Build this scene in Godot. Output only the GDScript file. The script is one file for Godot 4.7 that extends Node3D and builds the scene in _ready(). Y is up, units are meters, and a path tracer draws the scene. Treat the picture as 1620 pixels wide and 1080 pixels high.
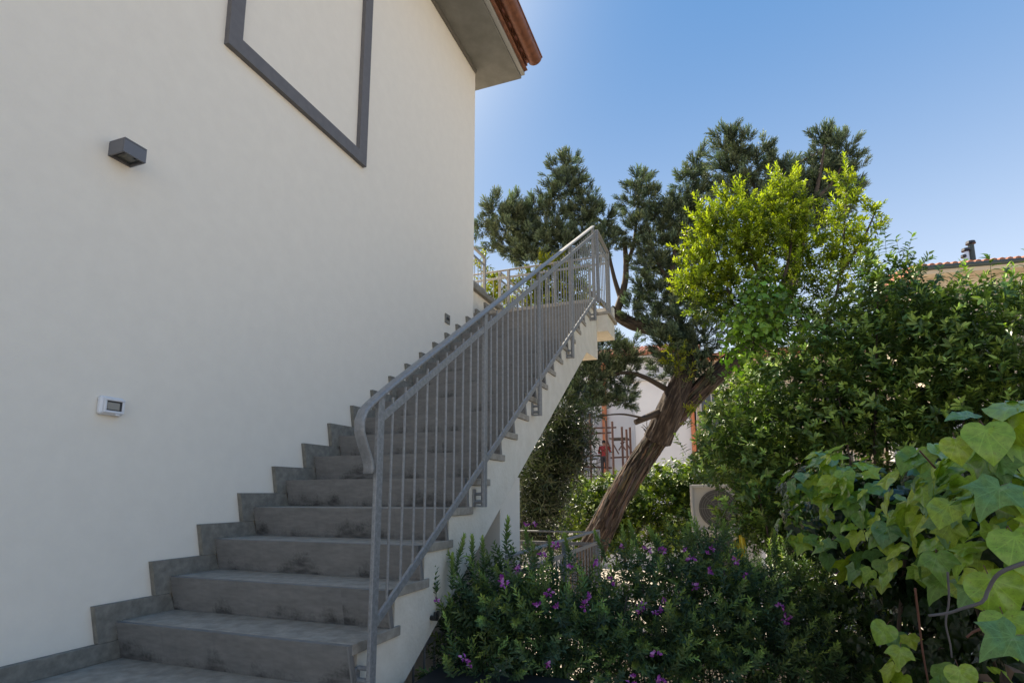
extends Node3D
# Outdoor staircase climbing along a pale rendered house, galvanised railing, juniper, laurel, hedges and ivy.

var rng := RandomNumberGenerator.new()
var M := {}
var used := {}

# ---------------------------------------------------------------- geometry collector
class Geo:
	var v := PackedVector3Array()
	var c := PackedColorArray()
	var t := PackedVector2Array()
	var n := PackedVector3Array()
	var smooth := false
	var col := Color(1, 1, 1)
	func tri(a: Vector3, b: Vector3, d: Vector3, ua := Vector2.ZERO, ub := Vector2.ZERO, ud := Vector2.ZERO):
		v.append(a); v.append(b); v.append(d)
		c.append(col); c.append(col); c.append(col)
		t.append(ua); t.append(ub); t.append(ud)
	func tric(a: Vector3, b: Vector3, d: Vector3, ca: Color, cb: Color, cd: Color):
		v.append(a); v.append(b); v.append(d)
		c.append(ca); c.append(cb); c.append(cd)
		t.append(Vector2.ZERO); t.append(Vector2.ZERO); t.append(Vector2.ZERO)
	func quad(a: Vector3, b: Vector3, d: Vector3, e: Vector3, ua := Vector2.ZERO, ub := Vector2(1, 0), ud := Vector2(1, 1), ue := Vector2(0, 1)):
		tri(a, b, d, ua, ub, ud)
		tri(a, d, e, ua, ud, ue)
	# bevelled box: centre, full size, bevel, axes
	func box(o: Vector3, s: Vector3, bev := 0.0, ax := Basis.IDENTITY):
		var h := s * 0.5
		if bev <= 0.0:
			var p := []
			for k in 8:
				p.append(o + ax * Vector3(h.x if k & 1 else -h.x, h.y if k & 2 else -h.y, h.z if k & 4 else -h.z))
			for f in [[0, 1, 3, 2], [5, 4, 6, 7], [4, 0, 2, 6], [1, 5, 7, 3], [2, 3, 7, 6], [4, 5, 1, 0]]:
				quad(p[f[0]], p[f[1]], p[f[2]], p[f[3]])
			return
		var b: float = minf(bev, minf(h.x, minf(h.y, h.z)) * 0.9)
		var P := func(sx: int, sy: int, sz: int, axis: int) -> Vector3:
			var q := Vector3(sx * (h.x - (0.0 if axis == 0 else b)), sy * (h.y - (0.0 if axis == 1 else b)), sz * (h.z - (0.0 if axis == 2 else b)))
			return o + ax * q
		for sg in [-1, 1]:
			quad(P.call(sg, -1, -1, 0), P.call(sg, 1, -1, 0), P.call(sg, 1, 1, 0), P.call(sg, -1, 1, 0))
			quad(P.call(-1, sg, -1, 1), P.call(1, sg, -1, 1), P.call(1, sg, 1, 1), P.call(-1, sg, 1, 1))
			quad(P.call(-1, -1, sg, 2), P.call(1, -1, sg, 2), P.call(1, 1, sg, 2), P.call(-1, 1, sg, 2))
			for sh in [-1, 1]:
				quad(P.call(sg, sh, -1, 0), P.call(sg, sh, 1, 0), P.call(sg, sh, 1, 1), P.call(sg, sh, -1, 1))
				quad(P.call(sg, -1, sh, 0), P.call(sg, 1, sh, 0), P.call(sg, 1, sh, 2), P.call(sg, -1, sh, 2))
				quad(P.call(-1, sg, sh, 1), P.call(1, sg, sh, 1), P.call(1, sg, sh, 2), P.call(-1, sg, sh, 2))
				for si in [-1, 1]:
					tri(P.call(sg, sh, si, 0), P.call(sg, sh, si, 1), P.call(sg, sh, si, 2))
	# a bar of rectangular section from a to b
	func bar(a: Vector3, b: Vector3, w: float, h: float, side := Vector3(1, 0, 0), bev := 0.0):
		var y := (b - a).normalized()
		var x := (side - y * side.dot(y)).normalized()
		box((a + b) * 0.5, Vector3(w, a.distance_to(b), h), bev, Basis(x, y, x.cross(y)))
	# swept tube; radii per point; ridge depth for bark
	func tube(pts: Array, radii: Array, sides := 8, ridge := 0.0, twist := 0.0, sd := 0.0):
		var count := pts.size()
		var rings := []
		var x := Vector3(1, 0, 0.13).normalized()
		for i in count:
			var y: Vector3 = (pts[mini(i + 1, count - 1)] - pts[maxi(i - 1, 0)]).normalized()
			x = (x - y * x.dot(y)).normalized()
			if x.length() < 0.5:
				x = y.cross(Vector3(0, 0, 1)).normalized()
			var z := x.cross(y)
			var ring := PackedVector3Array()
			for k in sides:
				var a := TAU * k / sides
				var r: float = radii[i]
				if ridge > 0.0:
					var q := a + twist * i
					r *= 1.0 + ridge * (0.55 * sin(q * 7.0 + sin(i * 0.31 + sd) * 1.7) + 0.4 * sin(q * 13.0 - i * 0.23) + 0.35 * sin(q * 19.0 + i * 0.61 + sd) + 0.4 * sin(q * 2.0 + i * 0.17) + 0.25 * sin(q * 5.0 + i * 1.3))
				ring.append(pts[i] + (x * cos(a) + z * sin(a)) * r)
			rings.append(ring)
		for i in count - 1:
			for k in sides:
				var k2 := (k + 1) % sides
				quad(rings[i][k], rings[i][k2], rings[i + 1][k2], rings[i + 1][k], Vector2(float(k) / sides, i * 0.1), Vector2(float(k + 1) / sides, i * 0.1), Vector2(float(k + 1) / sides, (i + 1) * 0.1), Vector2(float(k) / sides, (i + 1) * 0.1))
		for k in range(1, sides - 1):
			tri(rings[0][0], rings[0][k + 1], rings[0][k])
			tri(rings[count - 1][0], rings[count - 1][k], rings[count - 1][k + 1])
	# polygon (in two axes) pushed along a third
	func prism(poly: PackedVector2Array, o: Vector3, ax: Vector3, ay: Vector3, push: Vector3):
		var idx := Geometry2D.triangulate_polygon(poly)
		for i in range(0, idx.size(), 3):
			var p := []
			for k in 3:
				p.append(o + ax * poly[idx[i + k]].x + ay * poly[idx[i + k]].y)
			tri(p[0], p[1], p[2])
			tri(p[0] + push, p[2] + push, p[1] + push)
		for i in poly.size():
			var a := o + ax * poly[i].x + ay * poly[i].y
			var j := (i + 1) % poly.size()
			var b := o + ax * poly[j].x + ay * poly[j].y
			quad(a, b, b + push, a + push)
	# small folded leaf: five faces a side at most
	func leaf(b: Vector3, d: Vector3, up: Vector3, L: float, W: float, c0: Color, c1: Color, fold := 0.25, droop := 0.15):
		var y := d.normalized()
		var s := y.cross(up).normalized()
		var z := s.cross(y)
		var m1 := b + y * L * 0.36 - z * W * fold * 0.5
		var m2 := b + y * L * 0.72 - z * (W * fold * 0.5 + L * droop * 0.4)
		var tip := b + y * L * 0.99 - z * L * droop
		var l1 := b + y * L * 0.33 + s * W * 0.5 + z * W * fold * 0.4
		var r1 := b + y * L * 0.33 - s * W * 0.5 + z * W * fold * 0.4
		var l2 := b + y * L * 0.69 + s * W * 0.4 + z * (W * fold * 0.3 - L * droop * 0.4)
		var r2 := b + y * L * 0.69 - s * W * 0.4 + z * (W * fold * 0.3 - L * droop * 0.4)
		var cm := c0.lerp(c1, 0.5)
		tric(b, l1, m1, c0, c0, c0); tric(b, m1, r1, c0, c0, c0)
		tric(l1, l2, m1, c0, cm, cm); tric(m1, l2, m2, cm, cm, cm)
		tric(m1, m2, r1, cm, cm, c0); tric(r1, m2, r2, c0, cm, cm)
		tric(l2, tip, m2, cm, c1, cm); tric(m2, tip, r2, cm, c1, cm)
	func mesh(material: Material = null) -> ArrayMesh:
		var arr := []
		arr.resize(Mesh.ARRAY_MAX)
		arr[Mesh.ARRAY_VERTEX] = v
		arr[Mesh.ARRAY_COLOR] = c
		arr[Mesh.ARRAY_TEX_UV] = t
		var m := ArrayMesh.new()
		m.add_surface_from_arrays(Mesh.PRIMITIVE_TRIANGLES, arr)
		if smooth:
			var st := SurfaceTool.new()
			st.create_from(m, 0)
			st.index()
			st.generate_normals()
			m = st.commit()
		if material:
			m.surface_set_material(0, material)
		return m

# ---------------------------------------------------------------- naming and nodes
func numbered(called: String) -> String:
	var k: int = used.get(called, 0)
	used[called] = k + 1
	return called if k == 0 else "%s_%03d" % [called, k]

func tag(o: Node, label := "", category := "", group := "", kind := ""):
	if label: o.set_meta("label", label)
	if category: o.set_meta("category", category)
	if group: o.set_meta("group", group)
	if kind: o.set_meta("kind", kind)
	return o

func thing(called: String, label: String, category: String, group := "") -> Node3D:
	var o := Node3D.new()
	o.name = numbered(called)
	add_child(o)
	tag(o, label, category, group)
	return o

func part(called: String, m: Mesh, material: Material, parent: Node = null, at := Vector3.ZERO, turn := Basis.IDENTITY) -> MeshInstance3D:
	var o := MeshInstance3D.new()
	o.mesh = m
	o.name = numbered(called) if parent == null else called
	if material:
		o.material_override = material
	o.transform = Transform3D(turn, at)
	if parent == null:
		add_child(o)
	else:
		parent.add_child(o, true)
	return o

func many(called: String, m: Mesh, material: Material, places: Array, tints: PackedColorArray, parent: Node) -> MultiMeshInstance3D:
	var mm := MultiMesh.new()
	mm.transform_format = MultiMesh.TRANSFORM_3D
	mm.use_colors = true
	mm.mesh = m
	mm.instance_count = places.size()
	for i in places.size():
		mm.set_instance_transform(i, places[i])
		mm.set_instance_color(i, tints[i])
	var o := MultiMeshInstance3D.new()
	o.multimesh = mm
	o.material_override = material
	o.name = called
	parent.add_child(o, true)
	o.set_meta("kind", "stuff")
	return o

# ---------------------------------------------------------------- materials
func lin(r: float, g: float, b: float) -> Color:
	return Color(r, g, b).linear_to_srgb()

func mat(col: Color, rough := 0.6, metal := 0.0) -> StandardMaterial3D:
	var m := StandardMaterial3D.new()
	m.albedo_color = col.linear_to_srgb()
	m.roughness = rough
	m.metallic = metal
	return m

func noise_tex(freq: float, oct: int, lo: Color, hi: Color, sd: int, size := 512, normal := 0.0, kind := FastNoiseLite.TYPE_SIMPLEX_SMOOTH, mid := Color(-1, 0, 0)) -> NoiseTexture2D:
	var n := FastNoiseLite.new()
	n.noise_type = kind
	n.frequency = freq
	n.fractal_octaves = oct
	n.fractal_gain = 0.6
	n.seed = sd
	var t := NoiseTexture2D.new()
	t.width = size; t.height = size
	t.seamless = true
	t.noise = n
	if normal > 0.0:
		t.as_normal_map = true
		t.bump_strength = normal
	else:
		var g := Gradient.new()
		g.set_color(0, lo.linear_to_srgb()); g.set_color(1, hi.linear_to_srgb())
		if mid.r >= 0.0:
			g.add_point(0.5, mid.linear_to_srgb())
		t.color_ramp = g
	return t

func world_tex(m: StandardMaterial3D, tex: Texture2D, scale: float, nrm: Texture2D = null, ns := 0.5):
	m.albedo_texture = tex
	m.uv1_triplanar = true
	m.uv1_world_triplanar = true
	m.uv1_scale = Vector3.ONE * scale
	if nrm:
		m.normal_enabled = true
		m.normal_texture = nrm
		m.normal_scale = ns
	return m

func leaf_mat(back: Color, share: float, rough: float) -> StandardMaterial3D:
	var m := StandardMaterial3D.new()
	m.vertex_color_use_as_albedo = true
	m.roughness = rough
	m.backlight_enabled = true
	m.backlight = (back * (share / maxf(back.r, maxf(back.g, back.b)))).linear_to_srgb()
	return m

func riser_texture() -> ImageTexture:
	# cement skim with darker damp stains that creep up from the foot of each riser
	var w := 2048
	var h := 128
	var im := Image.create(w, h, false, Image.FORMAT_RGB8)
	var a := FastNoiseLite.new(); a.seed = 11; a.frequency = 0.011; a.fractal_octaves = 4
	var b := FastNoiseLite.new(); b.seed = 5; b.frequency = 0.05; b.fractal_octaves = 4
	var s := FastNoiseLite.new(); s.seed = 23; s.frequency = 0.02; s.fractal_octaves = 5
	for y in h:
		for x in w:
			var up := 1.0 - float(y) / h
			var base := 0.205 + 0.035 * a.get_noise_2d(x * 0.7, y * 2.0) + 0.03 * b.get_noise_2d(x * 0.5, y * 1.2)
			var reach := 0.36 + 0.75 * s.get_noise_2d(x * 0.35, 40.0) + 0.2 * b.get_noise_2d(x * 2.2, y * 1.5 + 90.0)
			var k := clampf((reach - up) * 2.4, 0.0, 1.0) * clampf(0.62 + 0.8 * s.get_noise_2d(x * 0.9, y * 1.7), 0.0, 1.0)
			var run := clampf(s.get_noise_2d(x * 2.6, y * 0.12 + 300.0) * 2.0 - 0.55, 0.0, 1.0) * 0.1
			base *= 1.0 - 0.72 * k
			base *= 1.0 - run
			im.set_pixel(x, y, Color(base * 1.0, base * 0.945, base * 0.87).linear_to_srgb())
	return ImageTexture.create_from_image(im)

func ivy_texture() -> ImageTexture:
	# pale veins on a leaf: base at the bottom middle, tip at the top
	var w := 256
	var im := Image.create(w, w, false, Image.FORMAT_RGB8)
	var n := FastNoiseLite.new(); n.seed = 3; n.frequency = 0.03; n.fractal_octaves = 3
	var ends := [Vector2(0.5, 1.0), Vector2(0.05, 0.52), Vector2(0.95, 0.52), Vector2(0.2, 0.12), Vector2(0.8, 0.12), Vector2(0.24, 0.85), Vector2(0.76, 0.85)]
	for y in w:
		for x in w:
			var p := Vector2((x + 0.5) / w, 1.0 - (y + 0.5) / w)
			var k := 0.0
			for e in ends:
				var a := Vector2(0.5, 0.2)
				var d: Vector2 = e - a
				var q := clampf((p - a).dot(d) / d.length_squared(), 0.0, 1.0)
				var r := p.distance_to(a + d * q)
				k = maxf(k, clampf(1.0 - r / (0.017 * (1.15 - 0.8 * q)), 0.0, 1.0))
				# side veins
				for j in 4:
					var o := a + d * (0.25 + 0.19 * j)
					for sgn in [-1.0, 1.0]:
						var dd: Vector2 = d.normalized().rotated(sgn * 0.75) * 0.2
						var q2 := clampf((p - o).dot(dd) / dd.length_squared(), 0.0, 1.0)
						k = maxf(k, 0.45 * clampf(1.0 - p.distance_to(o + dd * q2) / 0.007, 0.0, 1.0))
			var f := 0.76 + 0.22 * n.get_noise_2d(x * 0.7, y * 0.7) + 0.08 * n.get_noise_2d(x * 4.0, y * 4.0)
			var spot := clampf(n.get_noise_2d(x * 1.6 + 400.0, y * 1.6) * 5.0 - 2.3, 0.0, 0.7)
			var g := f + (1.0 - f) * k
			im.set_pixel(x, y, Color(g, g, minf(1.0, f + 0.35 * k)).lerp(Color(0.55, 0.30, 0.55), spot).linear_to_srgb())
	return ImageTexture.create_from_image(im)

func make_materials():
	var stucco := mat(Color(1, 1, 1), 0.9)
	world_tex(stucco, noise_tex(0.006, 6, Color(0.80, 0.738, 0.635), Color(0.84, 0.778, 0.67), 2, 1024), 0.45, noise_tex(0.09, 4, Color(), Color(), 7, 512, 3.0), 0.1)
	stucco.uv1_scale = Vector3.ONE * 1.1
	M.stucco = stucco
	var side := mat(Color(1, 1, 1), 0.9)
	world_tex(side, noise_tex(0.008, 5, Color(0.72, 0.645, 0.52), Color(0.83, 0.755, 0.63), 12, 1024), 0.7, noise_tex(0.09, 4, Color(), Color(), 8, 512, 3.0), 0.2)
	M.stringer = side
	var tread := mat(Color(1, 1, 1), 0.62)
	world_tex(tread, noise_tex(0.012, 6, Color(0.25, 0.222, 0.182), Color(0.48, 0.425, 0.352), 31, 1024), 0.9, noise_tex(0.06, 4, Color(), Color(), 9, 512, 2.0), 0.18)
	M.tread = tread
	var trim := mat(Color(1, 1, 1), 0.7)
	world_tex(trim, noise_tex(0.014, 6, Color(0.14, 0.13, 0.108), Color(0.28, 0.262, 0.22), 41, 1024), 1.1, tread.normal_texture, 0.2)
	M.trim = trim
	var riser := mat(Color(1, 1, 1), 0.66)
	riser.albedo_texture = riser_texture()
	M.riser = riser
	var steel := mat(Color(1, 1, 1), 0.5, 0.2)
	world_tex(steel, noise_tex(0.03, 4, Color(0.20, 0.20, 0.197), Color(0.345, 0.342, 0.335), 51, 512), 2.5)
	M.steel = steel
	M.band = world_tex(mat(Color(1, 1, 1), 0.7), noise_tex(0.02, 4, Color(0.125, 0.12, 0.122), Color(0.155, 0.148, 0.15), 52, 512), 1.3)
	M.soffit = world_tex(mat(Color(1, 1, 1), 0.85), noise_tex(0.01, 4, Color(0.17, 0.165, 0.145), Color(0.225, 0.22, 0.20), 53, 512), 0.8)
	M.soffit_edge = mat(Color(0.36, 0.355, 0.335), 0.8)
	M.moulding = mat(Color(0.15, 0.135, 0.115), 0.8)
	M.copper = world_tex(mat(Color(1, 1, 1), 0.42, 0.45), noise_tex(0.012, 5, Color(0.11, 0.042, 0.026), Color(0.27, 0.105, 0.055), 54, 512), 1.6)
	M.tile = world_tex(mat(Color(1, 1, 1), 0.85), noise_tex(0.02, 4, Color(0.30, 0.10, 0.05), Color(0.52, 0.24, 0.14), 55, 512), 0.9)
	M.lamp = mat(Color(0.15, 0.15, 0.16), 0.5, 0.2)
	M.lamp_dark = mat(Color(0.02, 0.02, 0.02), 0.35)
	M.glass = mat(Color(0.07, 0.075, 0.07), 0.12)
	M.plastic = mat(Color(0.72, 0.72, 0.73), 0.4)
	M.plastic_shade = mat(Color(0.42, 0.41, 0.40), 0.5)
	M.gasket = mat(Color(0.035, 0.035, 0.035), 0.6)
	M.smoke_pane = mat(Color(0.28, 0.265, 0.23), 0.25)
	M.bark = mat(Color(1, 1, 1), 0.95)
	M.bark.albedo_texture = noise_tex(0.012, 5, Color(0.015, 0.011, 0.009), Color(0.22, 0.168, 0.13), 61, 512, 0.0, FastNoiseLite.TYPE_SIMPLEX_SMOOTH, Color(0.055, 0.038, 0.029))
	M.bark.uv1_scale = Vector3(4, 0.3, 1)
	M.bark.normal_enabled = true
	M.bark.normal_texture = noise_tex(0.02, 5, Color(), Color(), 62, 512, 9.0)
	M.bark.normal_scale = 1.0
	M.twig = mat(Color(0.085, 0.062, 0.046), 0.9)
	M.red_twig = mat(Color(0.15, 0.06, 0.035), 0.7)
	M.grey_twig = mat(Color(0.13, 0.115, 0.11), 0.85)
	M.dead = mat(Color(0.10, 0.07, 0.05), 0.95)
	M.soil = world_tex(mat(Color(1, 1, 1), 0.95), noise_tex(0.02, 5, Color(0.03, 0.022, 0.016), Color(0.11, 0.085, 0.062), 71, 512), 0.8)
	M.paving = world_tex(mat(Color(1, 1, 1), 0.9), noise_tex(0.012, 5, Color(0.36, 0.305, 0.25), Color(0.52, 0.45, 0.37), 72, 512), 0.35)
	M.planter = mat(Color(0.018, 0.017, 0.018), 0.5)
	M.far_wall = world_tex(mat(Color(1, 1, 1), 0.9), noise_tex(0.006, 4, Color(0.60, 0.575, 0.56), Color(0.70, 0.68, 0.665), 81, 512), 0.1)
	M.cream_wall = world_tex(mat(Color(1, 1, 1), 0.9), noise_tex(0.006, 4, Color(0.50, 0.41, 0.29), Color(0.62, 0.53, 0.40), 82, 512), 0.1)
	M.pipe = mat(Color(0.52, 0.17, 0.07), 0.5, 0.1)
	M.rust = world_tex(mat(Color(1, 1, 1), 0.85), noise_tex(0.03, 4, Color(0.06, 0.03, 0.022), Color(0.17, 0.085, 0.06), 83, 512), 1.0)
	M.plank = mat(Color(0.10, 0.085, 0.07), 0.9)
	M.window = mat(Color(0.05, 0.055, 0.06), 0.15)
	M.frame_pale = mat(Color(0.45, 0.43, 0.40), 0.7)
	M.gutter_dark = mat(Color(0.05, 0.065, 0.06), 0.5, 0.2)
	M.flue = mat(Color(0.62, 0.62, 0.64), 0.3, 0.7)
	M.flue_cap = mat(Color(0.05, 0.05, 0.055), 0.5, 0.4)
	M.ac = mat(Color(0.44, 0.42, 0.38), 0.5)
	M.ac_dark = mat(Color(0.075, 0.07, 0.066), 0.6)
	M.grille = mat(Color(0.19, 0.18, 0.165), 0.6)
	M.skin = mat(Color(0.33, 0.18, 0.12), 0.6)
	M.red_cloth = mat(Color(0.28, 0.035, 0.03), 0.9)
	M.dark_cloth = mat(Color(0.045, 0.04, 0.045), 0.9)
	M.hair = mat(Color(0.02, 0.015, 0.012), 0.8)
	M.lattice = mat(Color(0.42, 0.40, 0.37), 0.8)
	M.yellow = mat(Color(0.75, 0.50, 0.03), 0.45)
	M.flower = leaf_mat(Color(0.9, 0.3, 0.9), 0.5, 0.6)
	M.juniper = leaf_mat(Color(0.8, 1.0, 0.35), 0.30, 0.65)
	M.laurel = leaf_mat(Color(0.95, 1.0, 0.2), 0.95, 0.42)
	M.hedge = leaf_mat(Color(0.8, 1.0, 0.25), 0.45, 0.36)
	M.shrub = leaf_mat(Color(0.8, 1.0, 0.3), 0.5, 0.5)
	M.far_leaf = leaf_mat(Color(0.9, 1.0, 0.2), 0.7, 0.4)
	M.ivy = leaf_mat(Color(0.9, 1.0, 0.22), 0.55, 0.27)
	M.ivy.albedo_texture = ivy_texture()

# ---------------------------------------------------------------- the setting and the sky
func make_sky():
	var cam := Camera3D.new()
	cam.name = "camera"
	cam.projection = Camera3D.PROJECTION_FRUSTUM
	cam.near = 0.05
	cam.far = 400.0
	cam.size = 0.05 * 1080.0 / 903.7
	cam.frustum_offset = Vector2(0, 0.05 * 90.7 / 903.7)
	cam.position = Vector3(2.59, 0.714, 0)
	cam.rotation = Vector3(0.164, 0.3552, -0.0025)
	add_child(cam)
	cam.current = true
	var we := WorldEnvironment.new()
	we.name = "environment"
	var env := Environment.new()
	env.background_mode = Environment.BG_SKY
	var sky := Sky.new()
	var sm := ProceduralSkyMaterial.new()
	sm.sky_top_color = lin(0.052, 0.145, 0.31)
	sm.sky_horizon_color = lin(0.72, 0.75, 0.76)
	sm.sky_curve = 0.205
	sm.sky_energy_multiplier = 1.0
	sm.ground_bottom_color = Color(0.30, 0.29, 0.27)
	sm.ground_horizon_color = Color(0.55, 0.58, 0.60)
	sm.ground_curve = 0.05
	sm.sun_angle_max = 90.0
	sm.sun_curve = 0.135
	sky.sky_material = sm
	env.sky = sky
	env.tonemap_mode = Environment.TONE_MAPPER_LINEAR
	env.tonemap_exposure = 2.15
	env.sdfgi_enabled = true
	env.ssao_enabled = true
	env.ssil_enabled = true
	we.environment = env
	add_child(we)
	var sun := DirectionalLight3D.new()
	sun.name = "sun"
	sun.light_energy = 1.6
	sun.light_color = Color(1.0, 0.955, 0.87)
	sun.light_angular_distance = 0.5
	sun.shadow_enabled = true
	add_child(sun)
	var to_sun := Vector3(-0.68, 0.92, -0.50).normalized()
	sun.look_at_from_position(Vector3.ZERO, -to_sun, Vector3.UP)

func make_ground():
	var g := Geo.new()
	g.quad(Vector3(-150, -0.95, -150), Vector3(150, -0.95, -150), Vector3(150, -0.95, 150), Vector3(-150, -0.95, 150))
	var o = part("ground", g.mesh(), M.paving)
	tag(o, "pale paved garden ground seen in gaps under the shrubs", "", "", "structure")
	g = Geo.new()
	g.quad(Vector3(1.29, -0.946, -7.4), Vector3(7.5, -0.946, -7.4), Vector3(7.5, -0.946, -0.6), Vector3(1.29, -0.946, -0.6))  # soil under the shrubs; its wider reach paints tree shade over the paving
	o = part("bed_and_tree_shade", g.mesh(), M.soil)
	tag(o, "dark soil bed under shrub and ivy, widened to stand in for tree shade", "", "", "structure")

# ---------------------------------------------------------------- house
func make_house():
	var h := thing("house", "pale rendered house wall rising on the left behind the stairs", "house")
	var g := Geo.new()
	g.box(Vector3(-3.5, 2.435, -0.86), Vector3(7.0, 6.77, 9.72), 0.004)
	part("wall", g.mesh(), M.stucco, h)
	# blind frame band standing proud of the wall
	var y0 := 3.295
	var y1 := 5.35
	var za := -2.175
	var zb := -3.545
	var w := 0.098
	for f in [[za, zb, y0, y0 + w], [za, zb, y1 - w, y1]]:   # bottom and top; the uprights butt against them
		g = Geo.new()
		g.box(Vector3(0.0175, (f[2] + f[3]) * 0.5, (f[0] + f[1]) * 0.5), Vector3(0.035, w, absf(f[1] - f[0])), 0.0)
		part("frame_band", g.mesh(), M.band, h)
	for z in [za - w * 0.5, zb + w * 0.5]:
		g = Geo.new()
		g.box(Vector3(0.0175, (y0 + y1) * 0.5, z + (w * 0.5 if z > -3.0 else -w * 0.5) * 0.0), Vector3(0.035, y1 - y0 - 2 * w - 0.0004, w), 0.0)
		part("frame_band", g.mesh(), M.band, h)
	# eaves
	g = Geo.new()
	g.box(Vector3(-3.5, 5.865, -0.78), Vector3(7.98, 0.09, 10.5), 0.004)
	part("soffit", g.mesh(), M.soffit, h)
	g = Geo.new()
	g.box(Vector3(0.012, 5.80, -0.86), Vector3(0.024, 0.038, 9.7), 0.004)
	part("moulding", g.mesh(), M.moulding, h)
	g = Geo.new()
	g.box(Vector3(0.517, 5.88, -0.78), Vector3(0.05, 0.085, 10.46), 0.004)
	part("fascia", g.mesh(), M.soffit_edge, h)
	g = Geo.new()
	g.box(Vector3(0.555, 5.925, -0.77), Vector3(0.022, 0.13, 10.42), 0.004)
	g.box(Vector3(0.575, 5.872, -0.77), Vector3(0.03, 0.012, 10.42), 0.003)
	g.box(Vector3(0.582, 5.925, -0.765), Vector3(0.028, 0.022, 10.40), 0.006)
	part("flashing", g.mesh(), M.copper, h)
	# half-round gutter with rolled lip, end cap and brackets
	g = Geo.new()
	g.smooth = false
	var gx := 0.70
	var gy := 5.955
	var r := 0.088
	var z0 := -5.93
	var z1 := 4.4
	var prev: Vector2
	for k in 17:
		var a := PI + PI * k / 16.0
		var p := Vector2(gx + cos(a) * r, gy + sin(a) * r)
		if k > 0:
			g.quad(Vector3(prev.x, prev.y, z0), Vector3(p.x, p.y, z0), Vector3(p.x, p.y, z1), Vector3(prev.x, prev.y, z1))
			g.tri(Vector3(gx, gy, z0), Vector3(prev.x, prev.y, z0), Vector3(p.x, p.y, z0))
		prev = p
	g.smooth = false
	var gut = part("gutter", g.mesh(), M.copper, h)
	g = Geo.new()
	g.tube([Vector3(gx + r, gy, z0 - 0.004), Vector3(gx + r, gy, z1)], [0.011, 0.011], 10)
	part("lip", g.mesh(), M.copper, gut)
	for z in [-5.45, -4.7, -3.95]:
		g = Geo.new()
		for k in 8:
			var a0 := PI + PI * k / 8.0
			var a1 := PI + PI * (k + 1) / 8.0
			g.quad(Vector3(gx + cos(a0) * (r + 0.004), gy + sin(a0) * (r + 0.004), z), Vector3(gx + cos(a1) * (r + 0.004), gy + sin(a1) * (r + 0.004), z), Vector3(gx + cos(a1) * (r + 0.004), gy + sin(a1) * (r + 0.004), z + 0.025), Vector3(gx + cos(a0) * (r + 0.004), gy + sin(a0) * (r + 0.004), z + 0.025))
		part("bracket", g.mesh(), M.copper, gut)
	# tiled roof above
	g = Geo.new()
	g.prism(PackedVector2Array([Vector2(0.62, 5.99), Vector2(-3.5, 7.5), Vector2(-7.6, 5.99), Vector2(-7.5, 5.912), Vector2(0.52, 5.912)]), Vector3(0, 0, -5.98), Vector3(1, 0, 0), Vector3(0, 1, 0), Vector3(0, 0, 10.38))
	var roof = part("roof", g.mesh(), M.tile, h)
	g = Geo.new()
	var rows := 0
	for k in 52:
		var z := -5.85 + k * 0.2
		g.tube([Vector3(0.63, 6.0, z), Vector3(-3.48, 7.52, z)], [0.075, 0.075], 7)
	var rt = part("roof_tiles", g.mesh(), M.tile, roof)
	rt.set_meta("kind", "stuff")

	# wall lamp
	var l := thing("wall_lamp", "grey box-shaped wall lamp fixed high on the left of the pale wall", "wall lamp")
	g = Geo.new()
	var lz := -1.672
	var ly := 2.293
	var hz := 0.054
	g.box(Vector3(0.052, ly + 0.036 - 0.004, lz), Vector3(0.104, 0.008, hz * 2), 0.0015)
	g.box(Vector3(0.004, ly - 0.0045, lz), Vector3(0.008, 0.063, hz * 2), 0.0)
	g.box(Vector3(0.1, ly - 0.0045, lz), Vector3(0.008, 0.063, hz * 2), 0.001)
	for s in [-1, 1]:
		g.box(Vector3(0.052, ly - 0.0045, lz + s * (hz - 0.004)), Vector3(0.0875, 0.063, 0.008), 0.0)
	part("housing", g.mesh(), M.lamp, l)
	g = Geo.new()
	g.box(Vector3(0.052, ly - 0.022, lz), Vector3(0.0865, 0.006, hz * 2 - 0.018), 0.001)
	part("lens", g.mesh(), M.glass, l)
	g = Geo.new()
	g.box(Vector3(0.052, ly - 0.0265, lz + 0.03), Vector3(0.07, 0.004, 0.006), 0.001)
	part("retainer", g.mesh(), M.lamp_dark, l)
	g = Geo.new()
	g.tube([Vector3(0.075, ly - 0.03, lz - 0.02), Vector3(0.075, ly - 0.024, lz - 0.02)], [0.005, 0.005], 8)
	part("screw", g.mesh(), M.lamp_dark, l)

	# weatherproof switch box
	var b := thing("switch_box", "white weatherproof electrical switch box with a smoked flap, left of the stairs", "switch box")
	g = Geo.new()
	g.box(Vector3(0.014, 1.105, -1.751), Vector3(0.028, 0.082, 0.108), 0.008)
	part("casing", g.mesh(), M.plastic, b)
	g = Geo.new()
	var fz := -1.756
	for s in [-1, 1]:
		g.box(Vector3(0.032, 1.105 + s * 0.0275, fz), Vector3(0.01, 0.011, 0.092), 0.002)
		g.box(Vector3(0.032, 1.105, fz + s * 0.0405), Vector3(0.01, 0.0435, 0.011), 0.002)
	g.box(Vector3(0.033, 1.0665, -1.772), Vector3(0.012, 0.007, 0.02), 0.002)
	var flap = part("flap", g.mesh(), M.plastic, b)
	g = Geo.new()
	g.box(Vector3(0.0292, 1.105, fz), Vector3(0.004, 0.0438, 0.0698), 0.0)
	part("gasket", g.mesh(), M.gasket, flap)
	g = Geo.new()
	g.box(Vector3(0.031, 1.104, fz + 0.003), Vector3(0.005, 0.033, 0.056), 0.002)
	part("pane", g.mesh(), M.smoke_pane, flap)

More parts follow.
